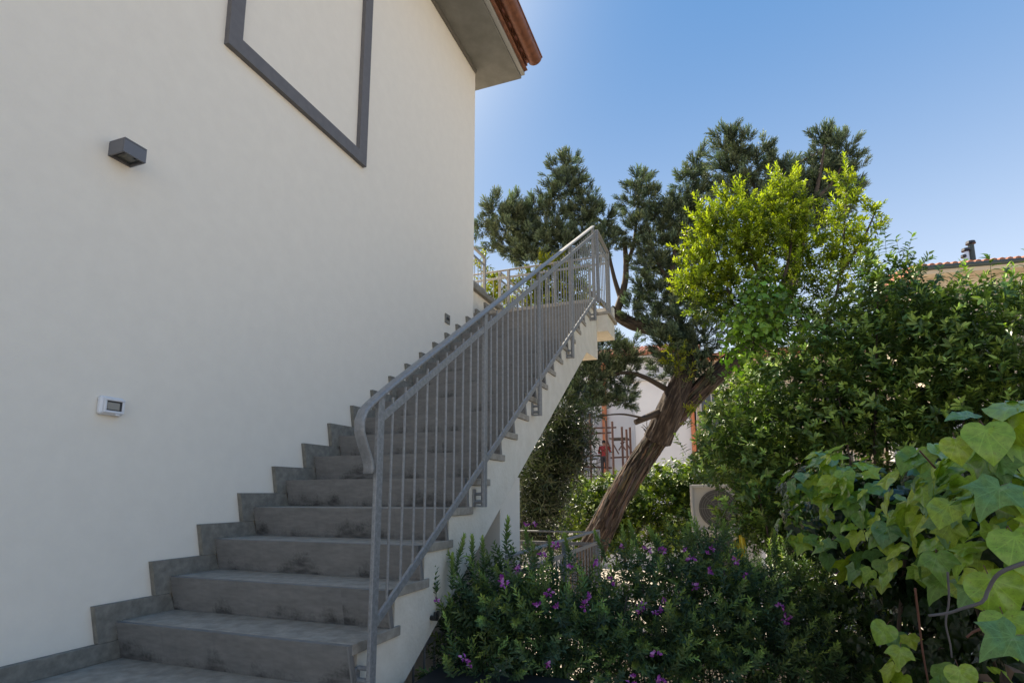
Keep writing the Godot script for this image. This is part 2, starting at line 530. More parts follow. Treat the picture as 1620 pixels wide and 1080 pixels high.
	# small socket higher up by the stairs
	var so := thing("wall_socket", "small dark grey wall socket plate above the upper steps", "wall socket")
	g = Geo.new()
	g.box(Vector3(0.006, 2.48, -5.065), Vector3(0.012, 0.1, 0.105), 0.003)
	part("plate", g.mesh(), M.trim, so)
	g = Geo.new()
	g.box(Vector3(0.0125, 2.482, -5.065), Vector3(0.008, 0.03, 0.06), 0.003)
	part("insert", g.mesh(), M.lamp_dark, so)

# ---------------------------------------------------------------- stairs
const RISE := 0.16
const RUN := 0.249
const Z1 := -1.87
const STEPS := 18
const WIDE := 1.238

func nose(k: int) -> Vector2:       # (z, y) of the k-th nosing
	return Vector2(Z1 - (k - 1) * RUN, RISE * k)

func make_stairs():
	var s := thing("staircase", "straight outdoor staircase of grey cement steps with cream rendered side", "staircase")
	var g := Geo.new()
	# rendered body: stepped top hidden under the slabs, sloping underside, flat under the landing
	var poly := PackedVector2Array()
	poly.append(Vector2(Z1 - 0.08, -0.95))
	poly.append(Vector2(Z1 - 0.08, RISE - 0.042))
	for k in range(1, STEPS):
		var p := nose(k + 1)
		poly.append(Vector2(p.x - 0.086, RISE * k - 0.042))
		poly.append(Vector2(p.x - 0.086, RISE * (k + 1) - 0.042))
	poly.append(Vector2(-6.6, RISE * STEPS - 0.042))
	poly.append(Vector2(-6.6, 2.29))
	poly.append(Vector2(-6.01, 2.24))
	poly.append(Vector2(-2.303, -0.085))
	poly.append(Vector2(-2.0, -0.27))
	poly.append(Vector2(-2.0, -0.95))
	g.prism(poly, Vector3(0.001, 0, 0), Vector3(0, 0, 1), Vector3(0, 1, 0), Vector3(WIDE - 0.001, 0, 0))
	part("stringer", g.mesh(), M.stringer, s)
	# bottom landing
	g = Geo.new()
	g.box(Vector3(0.62, -0.497, 0.57), Vector3(1.236, 0.905, 4.85), 0.0)
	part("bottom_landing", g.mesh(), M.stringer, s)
	g = Geo.new()
	g.box(Vector3(0.633, -0.022, 0.53), Vector3(1.232, 0.044, 4.95), 0.004)
	part("landing_slab", g.mesh(), M.tread, s)
	var lean := 0.04
	for k in range(1, STEPS + 1):
		var p := nose(k)
		var back := p.x - RUN - 0.12
		if k == STEPS:
			back = -7.05
		if k < STEPS:
			g = Geo.new()
			g.box(Vector3(0.638, p.y - 0.02, (p.x - 0.028 + back) * 0.5), Vector3(1.224, 0.04, p.x - 0.028 - back), 0.002)
			part("tread", g.mesh(), M.tread, s)
		# riser leaning back towards its foot
		g = Geo.new()
		var zt := p.x
		var zb := p.x - lean
		var yt := p.y - 0.0012
		var yb := p.y - RISE + 0.0005
		var d := 0.0285
		var u0 := rng.randf()
		var u1 := u0 + 0.31
		var x0 := 0.029
		var x1 := 1.249
		var e := 0.004
		# front, sides, bevelled right edge
		g.quad(Vector3(x0, yb, zb), Vector3(x1 - e, yb, zb), Vector3(x1 - e, yt, zt), Vector3(x0, yt, zt), Vector2(u0, 1), Vector2(u1, 1), Vector2(u1, 0.04), Vector2(u0, 0.04))
		g.quad(Vector3(x1 - e, yb, zb), Vector3(x1, yb, zb - e), Vector3(x1, yt, zt - e), Vector3(x1 - e, yt, zt), Vector2(u1, 0.3), Vector2(u1 + 0.01, 0.3), Vector2(u1 + 0.01, 0.05), Vector2(u1, 0.05))
		g.quad(Vector3(x1, yb, zb - e), Vector3(x1, yb, zb - d), Vector3(x1, yt, zt - d), Vector3(x1, yt, zt - e), Vector2(u1, 0.5), Vector2(u1 + 0.03, 0.5), Vector2(u1 + 0.03, 0.05), Vector2(u1, 0.05))
		g.quad(Vector3(x0, yb, zb - d), Vector3(x1, yb, zb - d), Vector3(x1, yt, zt - d), Vector3(x0, yt, zt - d))
		g.quad(Vector3(x0, yb, zb), Vector3(x0, yb, zb - d), Vector3(x0, yt, zt - d), Vector3(x0, yt, zt))
		g.quad(Vector3(x0, yt, zt), Vector3(x1 - e, yt, zt), Vector3(x1, yt, zt - e), Vector3(x1, yt, zt - d), Vector2(u0, 0.03), Vector2(u1, 0.03), Vector2(u1, 0.06), Vector2(u1, 0.06))
		g.tri(Vector3(x0, yt, zt), Vector3(x1, yt, zt - d), Vector3(x0, yt, zt - d), Vector2(u0, 0.03), Vector2(u1, 0.06), Vector2(u0, 0.06))
		part("riser", g.mesh(), M.riser, s)
		# thin top edge of riser under the nosing, same cement
		g = Geo.new()
		# skirting piece: along the tread and up in front of the riser
		var q := PackedVector2Array()
		var fz := p.x + 0.10
		q.append(Vector2(fz, p.y + 0.08))
		if k < STEPS:
			q.append(Vector2(p.x - RUN - 0.008, p.y + 0.08))
			q.append(Vector2(p.x - RUN - lean - 0.003, p.y + 0.0005))
		else:
			q.append(Vector2(-6.55, p.y + 0.08))
			q.append(Vector2(-6.55, p.y + 0.0005))
		q.append(Vector2(p.x - 0.0005, p.y + 0.0005))
		q.append(Vector2(p.x - 0.018, p.y - RISE + 0.0815))
		q.append(Vector2(fz - 0.034, p.y - RISE + 0.0815))
		g.prism(q, Vector3(0.001, 0, 0), Vector3(0, 0, 1), Vector3(0, 1, 0), Vector3(0.0275, 0, 0))
		part("skirting", g.mesh(), M.trim, s)
	g = Geo.new()
	g.box(Vector3(0.0147, 0.04, -1.0), Vector3(0.0275, 0.079, 1.82), 0.002)
	part("skirting", g.mesh(), M.trim, s)
	g = Geo.new()
	g.box(Vector3(0.0147, 0.04, 1.45), Vector3(0.0275, 0.079, 3.0), 0.002)
	part("skirting", g.mesh(), M.trim, s)
	# top landing
	g = Geo.new()
	g.box(Vector3(0.52, RISE * STEPS - 0.02, -6.348), Vector3(1.46, 0.04, 0.49), 0.002)
	part("landing_slab", g.mesh(), M.tread, s)
	g = Geo.new()
	g.box(Vector3(0.595, RISE * STEPS - 0.02, -6.8515), Vector3(1.61, 0.04, 0.515), 0.004)
	part("landing_slab", g.mesh(), M.tread, s)
	g = Geo.new()
	g.box(Vector3(0.575, 2.735, -6.83), Vector3(1.59, 0.208, 0.455), 0.003)
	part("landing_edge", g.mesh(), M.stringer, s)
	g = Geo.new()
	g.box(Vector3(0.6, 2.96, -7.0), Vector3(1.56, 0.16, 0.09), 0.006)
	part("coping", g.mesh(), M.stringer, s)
	# curb with stone coping behind the house corner
	g = Geo.new()
	g.box(Vector3(-0.26, 2.6, -6.37), Vector3(0.18, 1.12, 1.28), 0.003)
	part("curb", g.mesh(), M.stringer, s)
	g = Geo.new()
	g.box(Vector3(-0.25, 3.195, -6.38), Vector3(0.26, 0.07, 1.33), 0.006)
	part("coping", g.mesh(), M.trim, s)
	# pier under the flight
	g = Geo.new()
	g.box(Vector3(0.575, -0.06, -3.85), Vector3(1.148, 1.78, 0.395), 0.004)
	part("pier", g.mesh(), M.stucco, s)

# ---------------------------------------------------------------- railings
func rail_y(z: float) -> float:
	return 1.081 + (-z - 1.897) * 0.6285

func make_railing():
	var rl := thing("stair_railing", "grey galvanised railing with vertical bars up the open side of the stairs", "railing")
	var X := 1.30
	var g := Geo.new()
	var top_z := -6.22
	# handrail: flat bar swept along the slope, curling down at its foot
	var path := [Vector2(top_z, rail_y(top_z)), Vector2(-2.05, rail_y(-2.05)), Vector2(-1.95, rail_y(-1.95) - 0.003)]
	for p in [Vector2(-1.875, 1.060), Vector2(-1.835, 1.026), Vector2(-1.815, 0.985), Vector2(-1.818, 0.945), Vector2(-1.838, 0.905), Vector2(-1.862, 0.868), Vector2(-1.880, 0.838), Vector2(-1.888, 0.812), Vector2(-1.886, 0.79)]:
		path.append(p)
	var prof := PackedVector2Array()
	for k in 16:
		var a := TAU * k / 16.0
		var cx := cos(a)
		var sy := sin(a)
		prof.append(Vector2(signf(cx) * pow(absf(cx), 0.45) * 0.0225, signf(sy) * pow(absf(sy), 0.7) * 0.0095))
	var rings := []
	for i in path.size():
		var a: Vector2 = path[maxi(i - 1, 0)]
		var b: Vector2 = path[mini(i + 1, path.size() - 1)]
		var d := (b - a).normalized()
		var nrm := Vector3(0, d.x, -d.y)
		if nrm.y > 0 and i < 3: pass
		var o := Vector3(X, path[i].y, path[i].x)
		var ring := PackedVector3Array()
		for q in prof:
			ring.append(o + Vector3(q.x, 0, 0) + nrm * q.y)
		rings.append(ring)
	for i in rings.size() - 1:
		for k in 16:
			var k2 := (k + 1) % 16
			g.quad(rings[i][k], rings[i][k2], rings[i + 1][k2], rings[i + 1][k])
	for k in range(1, 15):
		g.tri(rings[-1][0], rings[-1][k], rings[-1][k + 1])
		g.tri(rings[0][0], rings[0][k + 1], rings[0][k])
	g.smooth = true
	part("handrail", g.mesh(), M.steel, rl)
	g = Geo.new()
	g.bar(Vector3(X, rail_y(-1.96) - 0.105, -1.96), Vector3(X, rail_y(top_z) - 0.105, top_z), 0.012, 0.034, Vector3(1, 0, 0), 0.002)
	part("mid_rail", g.mesh(), M.steel, rl)
	g = Geo.new()
	var low := func(z: float) -> float: return 0.2525 + (-z - 2.007) * 0.631
	g.bar(Vector3(X, low.call(-1.955), -1.955), Vector3(X, low.call(top_z), top_z), 0.014, 0.036, Vector3(1, 0, 0), 0.002)
	part("bottom_rail", g.mesh(), M.steel, rl)
	var posts := [-1.945, -3.015, -4.085, -5.135, -6.215]
	var drop := [0.62, 0.25, 0.27, 0.25, 0.25]
	for i in 5:
		var z: float = posts[i]
		g = Geo.new()
		var yb: float = low.call(z) - drop[i]
		var yt := rail_y(z) - 0.012
		g.box(Vector3(X + 0.004, (yb + yt) * 0.5, z), Vector3(0.016, yt - yb, 0.044), 0.002)
		g.box(Vector3(X - 0.012, (yb + yt) * 0.5, z - 0.012), Vector3(0.0155, yt - yb, 0.019), 0.002)
		var post = part("post", g.mesh(), M.steel, rl)
		# wall bracket and bolts
		g = Geo.new()
		var by := yb + 0.05 if i > 0 else 0.045
		g.box(Vector3(1.243, by, z + 0.004), Vector3(0.01, 0.10 if i > 0 else 0.05, 0.034), 0.002)
		g.tube([Vector3(1.248, by - 0.022, z), Vector3(1.296, by - 0.022, z)], [0.011, 0.011], 8)
		g.tube([Vector3(1.248, by + 0.022, z), Vector3(1.296, by + 0.022, z)], [0.009, 0.009], 8)
		g.box(Vector3(1.275, by - 0.045, z), Vector3(0.05, 0.01, 0.03), 0.002)
		part("bracket", g.mesh(), M.steel, post)
	g = Geo.new()
	g.tube([Vector3(0, 0, 0), Vector3(0, 0.842, 0)], [0.0056, 0.0056], 8)
	var bm := g.mesh()
	for i in 4:
		for k in range(1, 11):
			var z := lerpf(posts[i], posts[i + 1], k / 11.0)
			part("baluster", bm, M.steel, rl, Vector3(X, low.call(z) - 0.005, z))
	# a loose fixing left on the side of the stairs
	g = Geo.new()
	g.tube([Vector3(1.238, 0.133, -2.529), Vector3(1.275, 0.133, -2.529)], [0.012, 0.012], 8)
	g.box(Vector3(1.268, 0.15, -2.545), Vector3(0.012, 0.03, 0.012), 0.002)
	g.box(Vector3(1.268, 0.15, -2.515), Vector3(0.012, 0.03, 0.012), 0.002)
	part("fixing", g.mesh(), M.lamp_dark, rl)

	straight_rail("landing_railing", "short level railing section at the right edge of the top landing", [Vector3(1.335, 2.88, -6.25), Vector3(1.335, 2.88, -6.93)], 0.0, 0.09, 0.88)
	straight_rail("landing_railing", "level railing across the far end of the top landing before the tree", [Vector3(1.315, 2.88, -6.965), Vector3(0.62, 2.88, -6.965), Vector3(-0.04, 2.88, -6.965), Vector3(-0.6, 2.88, -6.965)], 0.0, 0.1, 0.86)
	straight_rail("curb_railing", "short dark railing on the stone coping just past the house corner", [Vector3(-0.2, 3.232, -5.78), Vector3(-0.2, 3.232, -6.5)], 0.0, 0.1, 0.52)
	straight_rail("curb_railing", "far grey railing running back beyond the top landing's left end", [Vector3(-0.2, 2.9, -7.05), Vector3(-0.2, 2.9, -8.3)], 0.0, 0.11, 0.86)
	straight_rail("stairwell_railing", "low grey railing above the flowering shrub beside the basement well", [Vector3(1.47, -0.62, -2.95), Vector3(1.47, -0.62, -4.1), Vector3(1.47, -0.62, -5.25)], 0.0, 0.1, 1.0)
	straight_rail("stairwell_railing", "low grey railing across the far end of the basement well", [Vector3(1.44, -0.62, -5.29), Vector3(0.5, -0.62, -5.29)], 0.0, 0.1, 0.98)
	straight_rail("well_gate", "dark barred gate in shadow under the foot of the stairs", [Vector3(1.16, -0.95, -2.1), Vector3(1.16, -0.95, -3.55)], 0.0, 0.1, 1.05)

func straight_rail(called: String, label: String, pts: Array, slope: float, gap: float, tall: float):
	var o := thing(called, label, "railing")
	for i in pts.size() - 1:
		var a: Vector3 = pts[i]
		var b: Vector3 = pts[i + 1]
		var d := (b - a).normalized()
		var sd := d.cross(Vector3.UP)
		var up := Vector3(0, tall, 0)
		var g := Geo.new()
		g.bar(a + up, b + up, 0.04, 0.014, sd, 0.003)
		part("handrail", g.mesh(), M.steel, o)
		g = Geo.new()
		g.bar(a + up - Vector3(0, 0.105, 0), b + up - Vector3(0, 0.105, 0), 0.012, 0.03, sd, 0.002)
		part("mid_rail", g.mesh(), M.steel, o)
		g = Geo.new()
		g.bar(a + Vector3(0, 0.07, 0), b + Vector3(0, 0.07, 0), 0.012, 0.034, sd, 0.002)
		part("bottom_rail", g.mesh(), M.steel, o)
		g = Geo.new()
		g.tube([Vector3(0, 0.07, 0), Vector3(0, tall - 0.105, 0)], [0.006, 0.006], 6)
		var bm := g.mesh()
		var count := int(a.distance_to(b) / gap)
		for k in range(1, count):
			part("baluster", bm, M.steel, o, a.lerp(b, float(k) / count))
	var pm := Geo.new()
	pm.box(Vector3(0, tall * 0.5 - 0.005, 0), Vector3(0.036, tall - 0.004, 0.036), 0.003)
	var pmm := pm.mesh()
	for i in pts.size():
		part("post", pmm, M.steel, o, pts[i])

# ---------------------------------------------------------------- foliage building blocks
func vary(c: Color, k: float) -> Color:
	var f := 1.0 + rng.randf_range(-k, k)
	return Color(c.r * f * (1.0 + rng.randf_range(-k, k) * 0.4), c.g * f, c.b * f * (1.0 + rng.randf_range(-k, k) * 0.5))

func rdir() -> Vector3:
	return Vector3(rng.randfn(), rng.randfn(), rng.randfn()).normalized()

func along(d: Vector3, s: float) -> Basis:
	var y := d.normalized()
	var x := y.cross(rdir()).normalized()
	return Basis(x, y, x.cross(y)).scaled(Vector3.ONE * s)

# tuft of scale-leaved twigs, a brush along +y
func juniper_tuft(base: Color, tip: Color) -> ArrayMesh:
	var g := Geo.new()
	for k in 13:
		var t := k / 12.0
		var o := Vector3(0, 0.30 * t * 0.8, 0)
		var a := k * 2.4 + rng.randf() * 0.6
		var out := Vector3(cos(a), 0.75 + 0.9 * t + rng.randf() * 0.3, sin(a)).normalized()
		var L := lerpf(0.17, 0.10, t) * rng.randf_range(0.8, 1.2)
		var n := 9
		var bend := Vector3(0, 0.06, 0)
		for j in n:
			var u := float(j) / n
			var p := o + out * L * u + bend * u * u
			for q in 2:
				var d := (out * 1.25 + rdir() * 0.75).normalized()
				var sd := d.cross(rdir()).normalized()
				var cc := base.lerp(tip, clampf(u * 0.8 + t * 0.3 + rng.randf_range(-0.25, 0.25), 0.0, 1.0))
				var ln := rng.randf_range(0.045, 0.08)
				g.tric(p + sd * 0.009, p - sd * 0.009, p + d * ln, cc, cc, cc)
	return g.mesh()

# shoot along +y with pointed leaves
func shoot(L: float, n: int, leaf_l: float, leaf_w: float, base: Color, tip: Color, spread: float, droop: float, whorl := 1, fold := 0.28, vertical := true) -> ArrayMesh:
	var g := Geo.new()
	g.col = base * 0.6
	g.tube([Vector3(0, -0.03, 0), Vector3(0, L * 0.9, 0)], [leaf_w * 0.07, leaf_w * 0.04], 4)
	for k in n:
		var t := (k + 0.5) / n
		var lvl := floorf(float(k) / whorl) * whorl / n
		var a := k * (TAU / whorl + (0.4 if k % whorl == 0 else 0.0)) + floorf(float(k) / whorl) * 0.8 if whorl > 1 else k * 2.4
		a += rng.randf_range(-0.25, 0.25)
		var open := spread * (1.0 - 0.55 * t) * rng.randf_range(0.8, 1.2)
		var d := Vector3(cos(a) * open, 1.0 - 0.55 * open, sin(a) * open).normalized()
		var p := Vector3(0, L * (lvl if whorl > 1 else t), 0)
		var s := rng.randf_range(0.8, 1.15) * (1.0 - 0.35 * maxf(0.0, t - 0.7) / 0.3)
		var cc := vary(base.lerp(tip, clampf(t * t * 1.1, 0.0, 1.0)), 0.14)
		g.leaf(p, d, Vector3(0, 1, 0) if vertical else rdir(), leaf_l * s, leaf_w * s, cc, cc, fold, droop * rng.randf_range(0.5, 1.5))
	return g.mesh()

# places of shoots over lumpy clumps: each clump is [centre, radius]
func scatter(clumps: Array, per_area: float, shell: float, up: float, smin: float, smax: float, squash := 1.0, lit := 0.0) -> Array:
	var out := []
	for cl in clumps:
		var c: Vector3 = cl[0]
		var r: float = cl[1]
		var n := int(per_area * r * r * 12.6)
		for i in n:
			var d := rdir()
			var q := pow(rng.randf(), shell)
			var wob := 0.75 + 0.5 * rng.randf()
			var p := c + Vector3(d.x, d.y * squash, d.z) * r * q * wob
			var dir := (d + Vector3(0, up, 0) + rdir() * 0.45).normalized()
			out.append(Transform3D(along(dir, rng.randf_range(smin, smax)), p))
	return out

func tints(n: int, k: float, warm := 0.0) -> PackedColorArray:
	var a := PackedColorArray()
	for i in n:
		var f := 1.0 + rng.randf_range(-k, k)
		var w := rng.randf_range(-1, 1) * warm
		a.append(Color(f * (1.0 + w), f, f * (1.0 - w), 1.0))
	return a

func foliage(parent: Node, called: String, meshes: Array, material: Material, places: Array, k := 0.2, warm := 0.1):
	var lists := []
	for m in meshes:
		lists.append([])
	for i in places.size():
		lists[i % meshes.size()].append(places[i])
	for i in meshes.size():
		many(called, meshes[i], material, lists[i], tints(lists[i].size(), k, warm), parent)

func spline(pts: Array, n: int) -> Array:
	var c := Curve3D.new()
	for i in pts.size():
		var a: Vector3 = pts[maxi(i - 1, 0)]
		var b: Vector3 = pts[mini(i + 1, pts.size() - 1)]
		var t := (b - a) / 6.0
		c.add_point(pts[i], -t, t)
	var out := []
	for i in n:
		out.append(c.sample_baked(c.get_baked_length() * i / (n - 1.0), true))
	return out

func limb(called: String, pts: Array, r0: float, r1: float, parent: Node, material: Material, n := 14, sides := 8, ridge := 0.0, twist := 0.0) -> MeshInstance3D:
	var p := spline(pts, n)
	var rr := []
	for i in n:
		rr.append(lerpf(r0, r1, i / (n - 1.0)))
	var g := Geo.new()
	g.smooth = ridge <= 0.0
	g.tube(p, rr, sides, ridge, twist, rng.randf() * 6.0)
	return part(called, g.mesh(), material, parent)

# ---------------------------------------------------------------- juniper
func make_juniper():
	var t := thing("juniper_tree", "big leaning juniper with shaggy brown trunk and dark feathery crown", "tree")
	limb("trunk", [Vector3(0.114, -0.919, -9.478), Vector3(0.568, 0.002, -9.430), Vector3(1.000, 0.763, -9.456), Vector3(1.533, 1.519, -9.466), Vector3(2.058, 2.100, -9.396), Vector3(2.706, 2.671, -9.319), Vector3(3.323, 3.176, -9.243), Vector3(3.666, 3.804, -9.151), Vector3(3.845, 4.555, -9.085)], 0.222, 0.088, t, M.bark, 90, 84, 0.10, 0.035)
	bark_strips(t)
	limb("trunk", [Vector3(1.590, 1.564, -9.425), Vector3(1.842, 2.044, -9.272), Vector3(2.091, 2.647, -9.312), Vector3(2.107, 3.146, -9.446), Vector3(1.762, 3.376, -9.494), Vector3(1.249, 3.550, -9.489), Vector3(0.893, 3.815, -9.418)], 0.22, 0.09, t, M.bark, 50, 30, 0.06, 0.03)
	for b in [
		[Vector3(1.898, 2.101, -9.336), Vector3(1.588, 1.939, -9.142), Vector3(1.315, 1.800, -8.957), 0.07, 0.045],
		[Vector3(1.457, 1.858, -8.999), Vector3(1.154, 1.913, -8.769), Vector3(0.808, 1.872, -8.540), 0.02, 0.008],
		[Vector3(0.999, 3.725, -9.419), Vector3(1.180, 4.349, -9.430), Vector3(1.201, 5.045, -9.315), 0.07, 0.035],
		[Vector3(1.111, 3.905, -9.429), Vector3(0.980, 4.387, -9.457), Vector3(0.893, 4.982, -9.320), 0.05, 0.02],
		[Vector3(1.192, 4.563, -9.397), Vector3(1.347, 4.938, -9.388), Vector3(1.466, 5.740, -9.291), 0.04, 0.015],
		[Vector3(1.225, 5.098, -9.314), Vector3(0.617, 5.523, -9.122), Vector3(0.242, 6.119, -8.878), 0.035, 0.012],
		[Vector3(0.893, 3.815, -9.418), Vector3(0.247, 4.497, -9.166), Vector3(-0.124, 5.147, -8.913), 0.05, 0.015],
		[Vector3(0.247, 4.497, -9.166), Vector3(-0.343, 4.931, -8.871), Vector3(-0.827, 5.419, -8.605), 0.035, 0.01],
		[Vector3(2.107, 3.146, -9.446), Vector3(1.933, 4.097, -9.321), Vector3(2.172, 5.273, -9.311), 0.07, 0.025],
		[Vector3(2.139, 4.609, -9.308), Vector3(2.296, 5.376, -9.338), Vector3(2.417, 6.159, -9.353), 0.03, 0.01],
		[Vector3(1.933, 4.097, -9.321), Vector3(1.691, 4.652, -9.242), Vector3(1.576, 5.427, -9.170), 0.035, 0.012],
		[Vector3(3.728, 4.086, -9.124), Vector3(3.386, 4.981, -8.948), Vector3(3.039, 5.944, -8.757), 0.05, 0.012],
		[Vector3(3.640, 4.695, -9.092), Vector3(3.451, 5.313, -8.913), Vector3(3.121, 5.077, -8.832), 0.03, 0.01],
		[Vector3(3.845, 4.555, -9.085), Vector3(4.102, 5.118, -9.081), Vector3(4.281, 5.869, -9.015), 0.05, 0.012],
		[Vector3(4.052, 5.024, -9.079), Vector3(4.383, 5.352, -9.144), Vector3(4.567, 5.727, -9.146), 0.03, 0.01],
		[Vector3(3.646, 5.550, -8.943), Vector3(3.896, 5.664, -9.016), Vector3(4.204, 5.834, -9.101), 0.02, 0.01],
		[Vector3(1.853, 2.300, -9.285), Vector3(1.300, 2.579, -8.922), Vector3(0.662, 2.462, -8.598), 0.05, 0.015],
	]:
		limb("branch", [b[0], b[1], b[2]], b[3], b[4], t, M.twig, 10, 7)
	for k in 10:
		var p: Vector3 = [Vector3(1.590, 1.575, -9.423), Vector3(1.780, 1.789, -9.402), Vector3(1.926, 1.952, -9.373)][k % 3] + rdir() * 0.04
		limb("dead_stub", [p, p + Vector3(-0.12, 0.13, 0.06) + rdir() * 0.03, p + Vector3(-0.17, 0.25, 0.08) + rdir() * 0.06], 0.016, 0.004, t, M.grey_twig, 5, 5)
	var clumps := [[Vector3(-1.082, 5.297, -8.424), 0.152], [Vector3(-0.837, 5.478, -8.483), 0.239], [Vector3(-0.701, 5.210, -8.580), 0.325], [Vector3(-0.964, 5.051, -8.511), 0.195], [Vector3(-0.537, 5.403, -8.607), 0.260], [Vector3(-0.338, 5.316, -8.696), 0.260], [Vector3(-0.173, 5.530, -8.720), 0.195], [Vector3(-0.290, 4.942, -8.780), 0.325], [Vector3(-0.621, 4.836, -8.676), 0.260], [Vector3(-0.019, 5.048, -8.862), 0.325], [Vector3(0.122, 5.369, -8.858), 0.260], [Vector3(0.253, 5.850, -8.821), 0.260], [Vector3(0.172, 6.193, -8.731), 0.184], [Vector3(0.379, 6.256, -8.796), 0.174], [Vector3(0.412, 5.957, -8.861), 0.217], [Vector3(0.465, 5.657, -8.934), 0.239], [Vector3(0.643, 5.581, -9.013), 0.217], [Vector3(0.577, 5.314, -9.036), 0.260], [Vector3(0.245, 4.866, -8.992), 0.325], [Vector3(0.659, 4.993, -9.123), 0.304], [Vector3(0.831, 5.313, -9.130), 0.217], [Vector3(0.058, 5.658, -8.783), 0.174], [Vector3(-0.275, 4.674, -8.833), 0.282], [Vector3(0.328, 4.566, -9.076), 0.282], [Vector3(0.910, 4.939, -9.226), 0.260], [Vector3(1.482, 5.847, -9.061), 0.181], [Vector3(1.539, 5.637, -9.120), 0.212], [Vector3(1.380, 5.480, -9.088), 0.212], [Vector3(1.683, 5.553, -9.188), 0.170], [Vector3(1.408, 5.113, -9.163), 0.255], [Vector3(1.542, 4.851, -9.259), 0.212], [Vector3(1.766, 5.270, -9.269), 0.212], [Vector3(2.137, 5.635, -9.342), 0.212], [Vector3(2.252, 5.897, -9.338), 0.170], [Vector3(2.394, 6.106, -9.354), 0.159], [Vector3(2.464, 6.285, -9.349), 0.096], [Vector3(2.481, 5.897, -9.423), 0.159], [Vector3(2.485, 5.635, -9.471), 0.191], [Vector3(1.968, 5.321, -9.335), 0.276], [Vector3(2.267, 5.321, -9.446), 0.255], [Vector3(1.791, 4.850, -9.352), 0.297], [Vector3(2.096, 4.954, -9.447), 0.276], [Vector3(1.619, 4.484, -9.353), 0.276], [Vector3(1.862, 4.378, -9.462), 0.319], [Vector3(2.170, 4.535, -9.548), 0.319], [Vector3(1.687, 3.960, -9.471), 0.297], [Vector3(1.983, 3.906, -9.590), 0.319], [Vector3(2.245, 4.115, -9.650), 0.276], [Vector3(1.451, 4.170, -9.346), 0.212], [Vector3(1.277, 3.751, -9.355), 0.212], [Vector3(1.662, 3.540, -9.535), 0.255], [Vector3(2.438, 4.849, -9.592), 0.276], [Vector3(2.513, 5.268, -9.546), 0.212], [Vector3(2.910, 6.069, -8.687), 0.146], [Vector3(2.851, 5.848, -8.704), 0.195], [Vector3(3.036, 5.896, -8.764), 0.195], [Vector3(3.179, 5.991, -8.800), 0.136], [Vector3(2.788, 5.560, -8.732), 0.175], [Vector3(3.018, 5.588, -8.812), 0.214], [Vector3(3.252, 5.684, -8.882), 0.195], [Vector3(3.093, 5.319, -8.887), 0.214], [Vector3(2.862, 5.272, -8.810), 0.175], [Vector3(3.423, 5.799, -8.925), 0.117], [Vector3(3.449, 5.933, -8.911), 0.127], [Vector3(3.564, 5.558, -9.020), 0.214], [Vector3(3.708, 5.683, -9.051), 0.156], [Vector3(3.458, 5.318, -9.023), 0.214], [Vector3(3.310, 5.126, -9.002), 0.195], [Vector3(3.829, 5.413, -9.144), 0.234], [Vector3(4.023, 5.605, -9.182), 0.175], [Vector3(3.951, 5.173, -9.232), 0.253], [Vector3(4.188, 5.316, -9.294), 0.253], [Vector3(4.256, 5.681, -9.255), 0.214], [Vector3(4.363, 5.940, -9.249), 0.195], [Vector3(4.279, 6.065, -9.195), 0.146], [Vector3(4.388, 5.604, -9.317), 0.195], [Vector3(4.582, 5.796, -9.356), 0.185], [Vector3(4.620, 5.968, -9.339), 0.136], [Vector3(4.522, 5.555, -9.376), 0.214], [Vector3(4.711, 5.651, -9.429), 0.117], [Vector3(4.325, 5.316, -9.345), 0.214], [Vector3(4.217, 5.028, -9.356), 0.253], [Vector3(4.502, 5.219, -9.428), 0.195], [Vector3(4.025, 4.884, -9.310), 0.253], [Vector3(4.342, 4.835, -9.436), 0.214], [Vector3(3.720, 5.125, -9.154), 0.214], [Vector3(3.868, 4.548, -9.311), 0.253], [Vector3(3.116, 4.935, -8.964), 0.195], [Vector3(0.595, 2.899, -8.712), 0.262], [Vector3(0.884, 2.998, -8.802), 0.262], [Vector3(1.162, 2.898, -8.923), 0.242], [Vector3(1.016, 2.521, -8.935), 0.242], [Vector3(1.197, 2.381, -9.027), 0.161], [Vector3(1.290, 2.679, -9.009), 0.161], [Vector3(0.766, 2.601, -8.828), 0.302], [Vector3(0.477, 2.502, -8.739), 0.282], [Vector3(0.223, 2.205, -8.697), 0.262], [Vector3(0.503, 2.154, -8.810), 0.282], [Vector3(0.784, 2.104, -8.923), 0.222], [Vector3(1.876, 2.995, -9.170), 0.302], [Vector3(2.109, 2.945, -9.266), 0.302], [Vector3(1.805, 2.598, -9.214), 0.262], [Vector3(2.235, 2.696, -9.356), 0.282], [Vector3(2.354, 3.093, -9.330), 0.282], [Vector3(2.186, 3.442, -9.206), 0.282], [Vector3(2.431, 3.590, -9.271), 0.262], [Vector3(1.119, 2.182, -9.033), 0.181], [Vector3(2.412, 2.497, -9.457), 0.262]]
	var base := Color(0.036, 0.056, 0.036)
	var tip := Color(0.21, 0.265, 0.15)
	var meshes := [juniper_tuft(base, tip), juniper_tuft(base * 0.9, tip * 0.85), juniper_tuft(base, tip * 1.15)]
	foliage(t, "foliage", meshes, M.juniper, scatter(clumps, 49.0, 0.5, 0.8, 0.36, 0.72), 0.42, 0.1)

